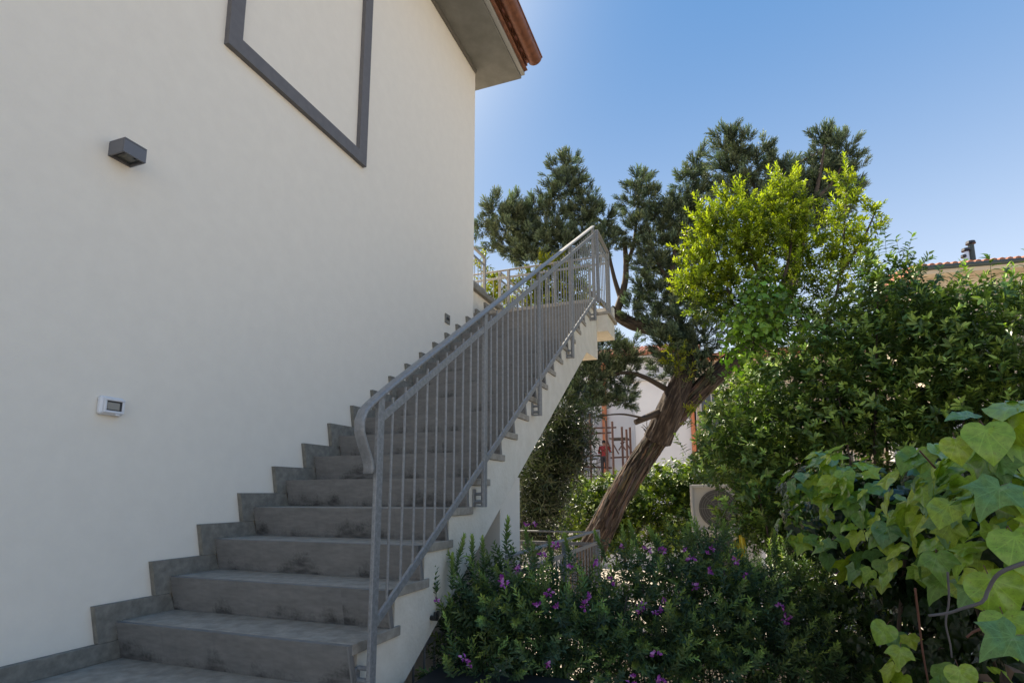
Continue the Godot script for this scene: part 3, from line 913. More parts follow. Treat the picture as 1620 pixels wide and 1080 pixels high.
# flakes and fibrous strips of bark that lift off the trunk
func bark_strips(t: Node3D):
	var p := spline([Vector3(0.568, 0.002, -9.430), Vector3(1.000, 0.763, -9.456), Vector3(1.533, 1.519, -9.466), Vector3(2.058, 2.100, -9.396), Vector3(2.706, 2.671, -9.319)], 60)
	var g := Geo.new()
	for k in 420:
		var i := rng.randi_range(1, 50)
		var n := rng.randi_range(3, 8)
		var a := rng.randf() * TAU
		var w := rng.randf_range(0.008, 0.022)
		var col := vary(Color(0.10, 0.073, 0.055), 0.7)
		var last := []
		for j in n + 1:
			var m := mini(i + j, 58)
			var y: Vector3 = (p[m + 1] - p[m - 1]).normalized()
			var x := y.cross(Vector3(0, 0, 1)).normalized()
			var z := x.cross(y)
			var u := float(j) / n
			var b := a + 0.03 * m
			var r := lerpf(0.216, 0.132, m / 60.0) * (1.0 + 0.03 * sin(u * PI)) + 0.05 * absf(u - 0.5) * rng.randf()
			var o := x * cos(b) + z * sin(b)
			var s := (z * cos(b) - x * sin(b)) * w * sin(clampf(u, 0.08, 0.92) * PI)
			var q: Vector3 = p[m] + o * r
			if last.size() > 0:
				g.col = col
				g.quad(last[0], last[1], q + s, q - s)
			last = [q - s, q + s]
	var m2 := StandardMaterial3D.new()
	m2.vertex_color_use_as_albedo = true
	m2.roughness = 0.95
	part("bark_strips", g.mesh(), m2, t).set_meta("kind", "stuff")

# ---------------------------------------------------------------- bright laurel tree with a creeper
func make_laurel():
	var t := thing("laurel_tree", "tall laurel with bright yellow-green young leaves, sunlit against the juniper", "tree")
	limb("trunk", [Vector3(3.092, -0.170, -7.585), Vector3(3.205, 1.285, -7.263), Vector3(3.146, 2.582, -7.012), Vector3(3.096, 3.547, -6.715)], 0.06, 0.02, t, M.twig, 16, 8)
	for b in [[Vector3(3.171, 1.861, -7.148), Vector3(2.784, 2.838, -6.724), Vector3(2.624, 3.549, -6.539)], [Vector3(3.146, 2.582, -7.012), Vector3(3.425, 3.404, -6.862), Vector3(3.501, 4.220, -6.746)], [Vector3(3.231, 1.717, -7.196), Vector3(3.863, 2.836, -7.125), Vector3(4.051, 4.060, -6.870)], [Vector3(3.930, 3.152, -6.986), Vector3(4.184, 3.501, -7.018), Vector3(4.335, 3.815, -7.019)], [Vector3(3.075, 3.193, -6.769), Vector3(2.902, 3.690, -6.618), Vector3(2.856, 4.045, -6.538)]]:
		limb("branch", b, 0.025, 0.006, t, M.twig, 10, 6)
	var top := [[Vector3(2.556, 3.762, -6.476), 0.115], [Vector3(2.522, 3.868, -6.445), 0.072], [Vector3(2.630, 3.655, -6.523), 0.158], [Vector3(2.453, 3.514, -6.482), 0.129], [Vector3(2.780, 3.903, -6.535), 0.144], [Vector3(2.855, 4.031, -6.540), 0.101], [Vector3(2.736, 3.726, -6.550), 0.173], [Vector3(2.947, 3.867, -6.603), 0.144], [Vector3(2.914, 3.654, -6.628), 0.187], [Vector3(2.582, 3.407, -6.549), 0.187], [Vector3(2.403, 3.230, -6.514), 0.158], [Vector3(2.336, 3.017, -6.526), 0.144], [Vector3(2.529, 3.087, -6.585), 0.187], [Vector3(2.748, 3.371, -6.617), 0.201], [Vector3(2.765, 3.087, -6.673), 0.201], [Vector3(3.105, 3.689, -6.693), 0.173], [Vector3(3.022, 3.441, -6.706), 0.201], [Vector3(3.250, 3.866, -6.715), 0.158], [Vector3(3.362, 4.043, -6.726), 0.144], [Vector3(3.468, 4.128, -6.750), 0.101], [Vector3(3.516, 4.256, -6.745), 0.050], [Vector3(3.546, 4.078, -6.788), 0.101], [Vector3(3.309, 3.724, -6.762), 0.201], [Vector3(3.482, 3.795, -6.814), 0.173], [Vector3(3.574, 3.653, -6.874), 0.158], [Vector3(3.258, 3.440, -6.794), 0.201], [Vector3(3.508, 3.440, -6.886), 0.187], [Vector3(3.007, 3.193, -6.744), 0.187], [Vector3(3.633, 3.510, -6.920), 0.129], [Vector3(4.045, 4.186, -6.846), 0.071], [Vector3(4.018, 4.060, -6.858), 0.113], [Vector3(4.078, 3.955, -6.899), 0.085], [Vector3(4.001, 3.781, -6.901), 0.106], [Vector3(4.022, 3.571, -6.946), 0.113], [Vector3(3.909, 3.676, -6.885), 0.092], [Vector3(4.078, 3.396, -6.997), 0.127], [Vector3(3.943, 3.362, -6.953), 0.127], [Vector3(3.816, 3.467, -6.888), 0.099], [Vector3(4.247, 3.780, -6.992), 0.078], [Vector3(4.335, 3.815, -7.019), 0.071], [Vector3(4.278, 3.640, -7.029), 0.085], [Vector3(4.204, 3.501, -7.026), 0.099], [Vector3(4.136, 3.256, -7.044), 0.127], [Vector3(3.864, 3.152, -6.961), 0.156]]
	var low := [[Vector3(2.444, 2.872, -6.700), 0.161], [Vector3(2.577, 2.800, -6.762), 0.175], [Vector3(2.787, 2.871, -6.827), 0.190], [Vector3(3.288, 3.230, -6.950), 0.204], [Vector3(3.493, 3.230, -7.026), 0.190], [Vector3(3.069, 3.014, -6.907), 0.204], [Vector3(3.339, 2.942, -7.020), 0.204], [Vector3(3.703, 3.301, -7.091), 0.161], [Vector3(4.068, 3.120, -7.259), 0.175], [Vector3(3.820, 2.976, -7.192), 0.175], [Vector3(4.053, 2.868, -7.298), 0.175], [Vector3(3.613, 2.941, -7.121), 0.161], [Vector3(3.938, 2.652, -7.293), 0.190], [Vector3(3.728, 2.580, -7.228), 0.175], [Vector3(3.527, 2.653, -7.140), 0.175], [Vector3(3.155, 2.726, -6.989), 0.190], [Vector3(2.804, 2.583, -6.885), 0.175], [Vector3(2.592, 3.052, -6.723), 0.190], [Vector3(2.988, 2.798, -6.915), 0.190], [Vector3(3.429, 2.725, -7.091), 0.190], [Vector3(3.313, 2.509, -7.086), 0.190], [Vector3(3.582, 2.437, -7.199), 0.175], [Vector3(3.779, 2.292, -7.298), 0.175], [Vector3(3.499, 2.185, -7.213), 0.175]]
	var b1 := Color(0.22, 0.29, 0.022)
	var t1 := Color(0.54, 0.63, 0.06)
	var m1 := [shoot(0.17, 17, 0.055, 0.021, b1, t1, 1.0, 0.02), shoot(0.22, 20, 0.052, 0.020, b1, t1 * 0.95, 0.95, 0.05), shoot(0.13, 14, 0.058, 0.022, b1 * 0.9, t1, 1.1, 0.04)]
	foliage(t, "young_foliage", m1, M.laurel, scatter(top, 78.0, 0.5, 0.8, 0.75, 1.25), 0.18, 0.06)
	var b2 := Color(0.06, 0.105, 0.02)
	var t2 := Color(0.24, 0.31, 0.04)
	var m2 := [shoot(0.16, 14, 0.058, 0.022, b2, t2, 1.05, 0.1), shoot(0.19, 16, 0.055, 0.021, b2 * 0.8, t2 * 0.8, 1.1, 0.12)]
	foliage(t, "old_foliage", m2, M.laurel, scatter(low, 72.0, 0.6, 0.55, 0.75, 1.15) + scatter(top, 20.0, 0.5, 0.55, 0.75, 1.1), 0.25, 0.08)

	var c := thing("climbing_ivy", "bright green ivy climbing high into the laurel tree", "ivy")
	limb("stem", [Vector3(2.834, 0.576, -6.709), Vector3(2.866, 1.642, -6.533), Vector3(2.977, 2.441, -6.434), Vector3(3.048, 3.010, -6.467)], 0.015, 0.006, c, M.twig, 12, 6)
	var ic := [[Vector3(3.073, 2.973, -6.375), 0.108], [Vector3(2.966, 2.774, -6.370), 0.135], [Vector3(3.122, 2.740, -6.434), 0.149], [Vector3(2.890, 2.574, -6.378), 0.162], [Vector3(3.078, 2.540, -6.453), 0.162], [Vector3(3.274, 2.640, -6.508), 0.135], [Vector3(2.758, 2.475, -6.346), 0.149], [Vector3(2.940, 2.341, -6.437), 0.176], [Vector3(3.130, 2.340, -6.508), 0.162], [Vector3(3.325, 2.440, -6.563), 0.122], [Vector3(2.833, 2.141, -6.433), 0.162], [Vector3(3.021, 2.108, -6.508), 0.162], [Vector3(2.912, 1.875, -6.509), 0.149], [Vector3(3.104, 1.908, -6.574), 0.135], [Vector3(2.864, 1.608, -6.538), 0.149], [Vector3(2.787, 1.376, -6.551), 0.149], [Vector3(2.941, 1.309, -6.620), 0.149], [Vector3(2.625, 1.309, -6.502), 0.122], [Vector3(3.052, 1.575, -6.614), 0.149]]
	var im := [ivy_sprig(Color(0.24, 0.38, 0.035)), ivy_sprig(Color(0.17, 0.30, 0.035)), ivy_sprig(Color(0.11, 0.20, 0.03))]
	foliage(c, "leaves", im, M.hedge, scatter(ic, 75.0, 0.25, 0.2, 0.7, 1.3), 0.25, 0.08)

func ivy_sprig(col: Color) -> ArrayMesh:
	var g := Geo.new()
	for k in 5:
		var a := k * 2.4 + rng.randf()
		var p := Vector3(cos(a) * 0.05, rng.randf() * 0.1, sin(a) * 0.05)
		var d := Vector3(cos(a), -0.35 + rng.randf() * 0.8, sin(a)).normalized()
		lobed(g, p, d, Vector3(0, 1, 0), 0.058 * rng.randf_range(0.7, 1.2), vary(col, 0.2), 1, 0.15)
	return g.mesh()

# a lobed or heart-shaped leaf with a fold and a droop; kind 0 heart, 1 three lobes, 2 five lobes
func outline(kind: int) -> PackedVector2Array:
	var half := []
	if kind == 0:
		half = [Vector2(0, 0.10), Vector2(0.10, 0.02), Vector2(0.24, 0.0), Vector2(0.38, 0.06), Vector2(0.47, 0.18), Vector2(0.49, 0.32), Vector2(0.45, 0.47), Vector2(0.36, 0.62), Vector2(0.24, 0.77), Vector2(0.11, 0.90), Vector2(0, 1.0)]
	elif kind == 1:
		half = [Vector2(0, 0.12), Vector2(0.12, 0.02), Vector2(0.28, 0.04), Vector2(0.42, 0.16), Vector2(0.52, 0.34), Vector2(0.58, 0.50), Vector2(0.42, 0.50), Vector2(0.30, 0.56), Vector2(0.22, 0.70), Vector2(0.12, 0.86), Vector2(0, 1.0)]
	else:
		half = [Vector2(0, 0.16), Vector2(0.10, 0.03), Vector2(0.26, 0.0), Vector2(0.40, 0.02), Vector2(0.40, 0.17), Vector2(0.50, 0.32), Vector2(0.62, 0.52), Vector2(0.42, 0.53), Vector2(0.28, 0.57), Vector2(0.20, 0.72), Vector2(0.11, 0.87), Vector2(0, 1.0)]
	var o := PackedVector2Array()
	for p in half:
		o.append(p)
	for i in range(half.size() - 2, 0, -1):
		o.append(Vector2(-half[i].x, half[i].y))
	return o

func lobed(g: Geo, b: Vector3, d: Vector3, up: Vector3, L: float, col: Color, kind: int, droop: float, cup := 0.18):
	var y := d.normalized()
	var s := y.cross(up).normalized()
	var z := s.cross(y)
	var f := func(q: Vector2) -> Vector3:
		var h := absf(q.x) * cup - (q.x * q.x) * cup * 1.6 - q.y * q.y * droop + sin(q.y * 11.0 + q.x * 6.0) * 0.022 + absf(q.x) * sin(q.y * 17.0) * 0.05 - (0.18 * pow(maxf(0.0, q.y - 0.6), 2.0) * 4.0 if cup > 0.3 else 0.0)
		var w := q - Vector2(0, 0.2)
		h += w.length() * (0.045 * cos(atan2(w.x, w.y) * 7.0) + 0.02 * sin(q.y * 23.0 + absf(q.x) * 14.0))
		return b + (s * q.x + y * q.y + z * h) * L
	var o := outline(kind)
	g.col = col
	var n := o.size()
	# inner ring gives the blade its curve
	for i in n:
		var p: Vector2 = o[i]
		var q: Vector2 = o[(i + 1) % n]
		var uv := func(k: Vector2) -> Vector2: return Vector2(0.5 + k.x * 0.8, 1.0 - k.y)
		var c := Vector2(0, 0.4)
		for ring in 3:
			var a0 := 1.0 - ring / 3.0
			var a1 := 1.0 - (ring + 1) / 3.0
			var p0 := c.lerp(p, a0)
			var q0 := c.lerp(q, a0)
			var p1 := c.lerp(p, a1)
			var q1 := c.lerp(q, a1)
			g.tri(f.call(p0), f.call(q0), f.call(q1), uv.call(p0), uv.call(q0), uv.call(q1))
			if ring < 2:
				g.tri(f.call(p0), f.call(q1), f.call(p1), uv.call(p0), uv.call(q1), uv.call(p1))

# ---------------------------------------------------------------- dark evergreen hedge
func make_hedge():
	var h := thing("evergreen_hedge", "tall dark glossy evergreen hedge filling the right side", "hedge")
	var clumps := [[Vector3(3.991, 2.713, -5.722), 0.181], [Vector3(4.013, 2.630, -5.774), 0.147], [Vector3(4.138, 2.572, -5.656), 0.152], [Vector3(4.277, 2.492, -5.655), 0.119], [Vector3(3.832, 2.469, -5.731), 0.179], [Vector3(4.040, 2.377, -5.617), 0.162], [Vector3(4.160, 2.338, -5.626), 0.117], [Vector3(4.323, 2.422, -5.662), 0.164], [Vector3(4.391, 2.259, -5.515), 0.167], [Vector3(4.558, 2.278, -5.566), 0.169], [Vector3(4.685, 2.290, -5.383), 0.136], [Vector3(4.746, 2.228, -5.446), 0.144], [Vector3(4.924, 2.256, -5.455), 0.146], [Vector3(4.975, 2.239, -5.364), 0.117], [Vector3(3.788, 2.259, -5.708), 0.147], [Vector3(3.892, 2.218, -5.678), 0.137], [Vector3(4.122, 2.196, -5.726), 0.168], [Vector3(4.174, 2.278, -5.651), 0.168], [Vector3(4.396, 2.179, -5.642), 0.121], [Vector3(4.431, 2.172, -5.504), 0.127], [Vector3(4.530, 2.129, -5.419), 0.137], [Vector3(4.748, 2.102, -5.439), 0.140], [Vector3(4.863, 2.048, -5.416), 0.122], [Vector3(4.943, 2.066, -5.296), 0.140], [Vector3(3.573, 2.193, -5.846), 0.126], [Vector3(3.687, 2.143, -5.821), 0.183], [Vector3(3.838, 2.097, -5.786), 0.168], [Vector3(4.011, 2.021, -5.652), 0.156], [Vector3(4.101, 2.091, -5.702), 0.152], [Vector3(4.224, 2.079, -5.554), 0.118], [Vector3(4.335, 2.013, -5.474), 0.158], [Vector3(4.504, 1.985, -5.517), 0.115], [Vector3(4.626, 2.030, -5.544), 0.113], [Vector3(4.727, 1.895, -5.399), 0.104], [Vector3(4.844, 1.902, -5.259), 0.117], [Vector3(4.965, 1.941, -5.303), 0.133], [Vector3(3.431, 2.031, -5.766), 0.160], [Vector3(3.568, 1.944, -5.816), 0.177], [Vector3(3.731, 2.006, -5.746), 0.147], [Vector3(3.896, 1.930, -5.749), 0.170], [Vector3(3.991, 1.872, -5.680), 0.135], [Vector3(4.189, 1.891, -5.597), 0.147], [Vector3(4.264, 1.887, -5.550), 0.113], [Vector3(4.443, 1.861, -5.490), 0.163], [Vector3(4.570, 1.839, -5.421), 0.137], [Vector3(4.610, 1.764, -5.378), 0.109], [Vector3(4.743, 1.754, -5.248), 0.130], [Vector3(4.903, 1.808, -5.307), 0.113], [Vector3(4.965, 1.781, -5.238), 0.148], [Vector3(3.181, 1.867, -5.815), 0.162], [Vector3(3.349, 1.838, -5.749), 0.140], [Vector3(3.466, 1.817, -5.874), 0.160], [Vector3(3.603, 1.773, -5.710), 0.122], [Vector3(3.811, 1.799, -5.703), 0.121], [Vector3(3.960, 1.768, -5.759), 0.117], [Vector3(4.092, 1.752, -5.654), 0.166], [Vector3(4.220, 1.718, -5.590), 0.159], [Vector3(4.399, 1.729, -5.561), 0.148], [Vector3(4.471, 1.660, -5.534), 0.136], [Vector3(4.600, 1.620, -5.468), 0.141], [Vector3(4.713, 1.629, -5.458), 0.121], [Vector3(4.774, 1.605, -5.299), 0.103], [Vector3(4.885, 1.590, -5.279), 0.129], [Vector3(5.038, 1.597, -5.284), 0.140], [Vector3(3.019, 1.763, -5.825), 0.192], [Vector3(3.212, 1.729, -5.799), 0.158], [Vector3(3.405, 1.627, -5.849), 0.144], [Vector3(3.573, 1.688, -5.761), 0.127], [Vector3(3.727, 1.628, -5.747), 0.132], [Vector3(3.913, 1.640, -5.778), 0.134], [Vector3(4.004, 1.564, -5.624), 0.123], [Vector3(4.171, 1.632, -5.615), 0.116], [Vector3(4.302, 1.517, -5.532), 0.158], [Vector3(4.413, 1.588, -5.482), 0.144], [Vector3(4.518, 1.541, -5.411), 0.132], [Vector3(4.636, 1.505, -5.369), 0.118], [Vector3(4.781, 1.509, -5.412), 0.111], [Vector3(4.885, 1.459, -5.384), 0.116], [Vector3(4.948, 1.448, -5.202), 0.097], [Vector3(2.819, 1.558, -5.939), 0.163], [Vector3(2.910, 1.580, -5.988), 0.193], [Vector3(3.111, 1.540, -5.975), 0.177], [Vector3(3.293, 1.459, -5.949), 0.156], [Vector3(3.433, 1.465, -5.921), 0.168], [Vector3(3.663, 1.546, -5.807), 0.172], [Vector3(3.770, 1.525, -5.829), 0.170], [Vector3(3.900, 1.442, -5.685), 0.135], [Vector3(4.100, 1.416, -5.744), 0.155], [Vector3(4.243, 1.467, -5.656), 0.171], [Vector3(4.387, 1.384, -5.644), 0.136], [Vector3(4.444, 1.387, -5.559), 0.109], [Vector3(4.526, 1.369, -5.415), 0.106], [Vector3(4.670, 1.413, -5.409), 0.140], [Vector3(4.819, 1.420, -5.438), 0.115], [Vector3(4.879, 1.362, -5.391), 0.151], [Vector3(4.983, 1.386, -5.315), 0.143], [Vector3(2.509, 1.358, -6.083), 0.194], [Vector3(2.590, 1.428, -5.939), 0.129], [Vector3(2.897, 1.302, -5.990), 0.138], [Vector3(2.977, 1.316, -6.033), 0.170], [Vector3(3.228, 1.340, -5.950), 0.192], [Vector3(3.356, 1.389, -5.811), 0.164], [Vector3(3.496, 1.391, -5.915), 0.185], [Vector3(3.665, 1.366, -5.896), 0.181], [Vector3(3.866, 1.314, -5.814), 0.148], [Vector3(4.038, 1.260, -5.740), 0.120], [Vector3(4.134, 1.322, -5.607), 0.163], [Vector3(4.275, 1.268, -5.666), 0.161], [Vector3(4.400, 1.300, -5.479), 0.109], [Vector3(4.536, 1.240, -5.491), 0.139], [Vector3(4.578, 1.251, -5.452), 0.141], [Vector3(4.667, 1.171, -5.358), 0.105], [Vector3(4.784, 1.162, -5.337), 0.136], [Vector3(4.919, 1.213, -5.250), 0.135], [Vector3(4.982, 1.245, -5.227), 0.112], [Vector3(2.538, 1.150, -6.088), 0.145], [Vector3(2.713, 1.175, -5.962), 0.142], [Vector3(2.866, 1.203, -6.008), 0.189], [Vector3(3.043, 1.237, -5.929), 0.154], [Vector3(3.245, 1.113, -5.920), 0.185], [Vector3(3.491, 1.190, -5.820), 0.175], [Vector3(3.544, 1.210, -5.811), 0.120], [Vector3(3.768, 1.211, -5.764), 0.151], [Vector3(3.928, 1.192, -5.767), 0.159], [Vector3(3.999, 1.142, -5.720), 0.117], [Vector3(4.204, 1.181, -5.702), 0.142], [Vector3(4.366, 1.125, -5.679), 0.130], [Vector3(4.446, 1.102, -5.615), 0.125], [Vector3(4.533, 1.086, -5.592), 0.157], [Vector3(4.650, 1.058, -5.412), 0.120], [Vector3(4.752, 1.103, -5.380), 0.135], [Vector3(4.909, 1.077, -5.376), 0.130], [Vector3(4.943, 1.054, -5.210), 0.139], [Vector3(2.388, 1.072, -6.093), 0.183], [Vector3(2.688, 1.076, -5.976), 0.172], [Vector3(2.824, 0.992, -5.988), 0.182], [Vector3(2.946, 1.071, -5.955), 0.131], [Vector3(3.128, 1.000, -6.061), 0.156], [Vector3(3.305, 1.036, -5.900), 0.170], [Vector3(4.880, 0.984, -5.249), 0.146], [Vector3(4.984, 0.920, -5.250), 0.112], [Vector3(2.469, 0.880, -6.047), 0.202], [Vector3(2.757, 0.832, -6.004), 0.158], [Vector3(2.949, 0.834, -6.023), 0.152], [Vector3(3.045, 0.917, -6.017), 0.172], [Vector3(3.217, 0.834, -5.974), 0.131], [Vector3(3.426, 0.799, -5.966), 0.148], [Vector3(3.535, 0.873, -5.930), 0.166], [Vector3(3.731, 0.877, -5.908), 0.123], [Vector3(3.879, 0.820, -5.827), 0.118], [Vector3(4.005, 0.873, -5.780), 0.125], [Vector3(4.188, 0.878, -5.692), 0.163], [Vector3(2.602, 0.743, -6.038), 0.132], [Vector3(2.741, 0.705, -6.140), 0.198], [Vector3(2.971, 0.639, -6.126), 0.145], [Vector3(3.171, 0.617, -6.042), 0.174], [Vector3(3.282, 0.691, -5.972), 0.175], [Vector3(3.452, 0.643, -5.973), 0.163], [Vector3(3.698, 0.645, -5.908), 0.135], [Vector3(3.787, 0.713, -5.824), 0.156], [Vector3(3.924, 0.621, -5.788), 0.157], [Vector3(4.066, 0.633, -5.791), 0.167], [Vector3(2.691, 0.566, -6.155), 0.150], [Vector3(2.846, 0.486, -6.164), 0.131], [Vector3(3.070, 0.514, -6.143), 0.152], [Vector3(3.182, 0.447, -6.045), 0.156], [Vector3(3.411, 0.546, -6.013), 0.170], [Vector3(3.573, 0.507, -5.940), 0.161], [Vector3(3.660, 0.539, -5.842), 0.153], [Vector3(3.919, 0.469, -5.899), 0.148], [Vector3(4.032, 0.561, -5.771), 0.132], [Vector3(4.155, 0.481, -5.834), 0.143], [Vector3(2.597, 0.379, -6.218), 0.165], [Vector3(2.715, 0.346, -6.198), 0.188], [Vector3(3.015, 0.318, -6.138), 0.133], [Vector3(3.119, 0.393, -6.088), 0.156], [Vector3(3.278, 0.316, -6.105), 0.135], [Vector3(3.525, 0.379, -6.039), 0.162], [Vector3(3.647, 0.363, -6.019), 0.158], [Vector3(3.802, 0.312, -5.859), 0.130], [Vector3(3.934, 0.414, -5.798), 0.171], [Vector3(4.095, 0.336, -5.772), 0.142], [Vector3(3.355, 0.136, -6.066), 0.129], [Vector3(3.543, 0.213, -6.087), 0.149], [Vector3(3.727, 0.219, -6.013), 0.149], [Vector3(3.839, 0.171, -5.874), 0.140], [Vector3(4.018, 0.206, -5.895), 0.173], [Vector3(4.125, 0.250, -5.884), 0.141]]
	clumps.append_array([[Vector3(2.814, 0.456, -6.399), 0.167], [Vector3(2.863, 0.266, -6.451), 0.167], [Vector3(3.051, 0.392, -6.498), 0.167], [Vector3(3.006, 0.646, -6.437), 0.167], [Vector3(3.160, 0.202, -6.572), 0.154], [Vector3(2.765, 0.140, -6.437), 0.128], [Vector3(2.940, 0.044, -6.518), 0.128], [Vector3(3.121, 0.044, -6.585), 0.128]])
	for cl in clumps.slice(0, clumps.size()):
		for j in [1, 2]:
			clumps.append([cl[0] + Vector3(0.16 * j + rng.randf_range(-0.1, 0.1), rng.randf_range(-0.12, 0.06), -0.36 * j + rng.randf_range(-0.12, 0.12)), cl[1] * rng.randf_range(0.85, 1.2)])
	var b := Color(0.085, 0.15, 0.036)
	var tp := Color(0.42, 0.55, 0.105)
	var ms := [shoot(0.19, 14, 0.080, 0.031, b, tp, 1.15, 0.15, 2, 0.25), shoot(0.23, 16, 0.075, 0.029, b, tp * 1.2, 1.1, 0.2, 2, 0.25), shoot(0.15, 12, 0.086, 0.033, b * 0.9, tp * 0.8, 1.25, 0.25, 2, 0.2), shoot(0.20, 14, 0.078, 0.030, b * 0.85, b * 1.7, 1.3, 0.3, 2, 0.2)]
	var places := scatter(clumps, 30.0, 0.35, 0.95, 0.6, 1.15)
	# the shoots nearest the path stand singly, the rest as one mass
	var eye := Vector3(2.6, 1.0, 0)
	places.sort_custom(func(p, q): return p.origin.distance_squared_to(eye) < q.origin.distance_squared_to(eye))
	for i in 260:
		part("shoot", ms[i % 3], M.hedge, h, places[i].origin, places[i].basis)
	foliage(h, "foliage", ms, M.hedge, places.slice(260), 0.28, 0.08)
	for k in 26:
		var p: Vector3 = clumps[k * clumps.size() / 26][0]
		var foot := Vector3(p.x + rng.randf_range(-0.4, 0.6), -0.95, p.z - 0.25 + rng.randf_range(-0.3, 0.2))
		limb("stem", [foot, foot.lerp(p, 0.5) + rdir() * 0.1, p], 0.022, 0.006, h, M.twig, 8, 5)

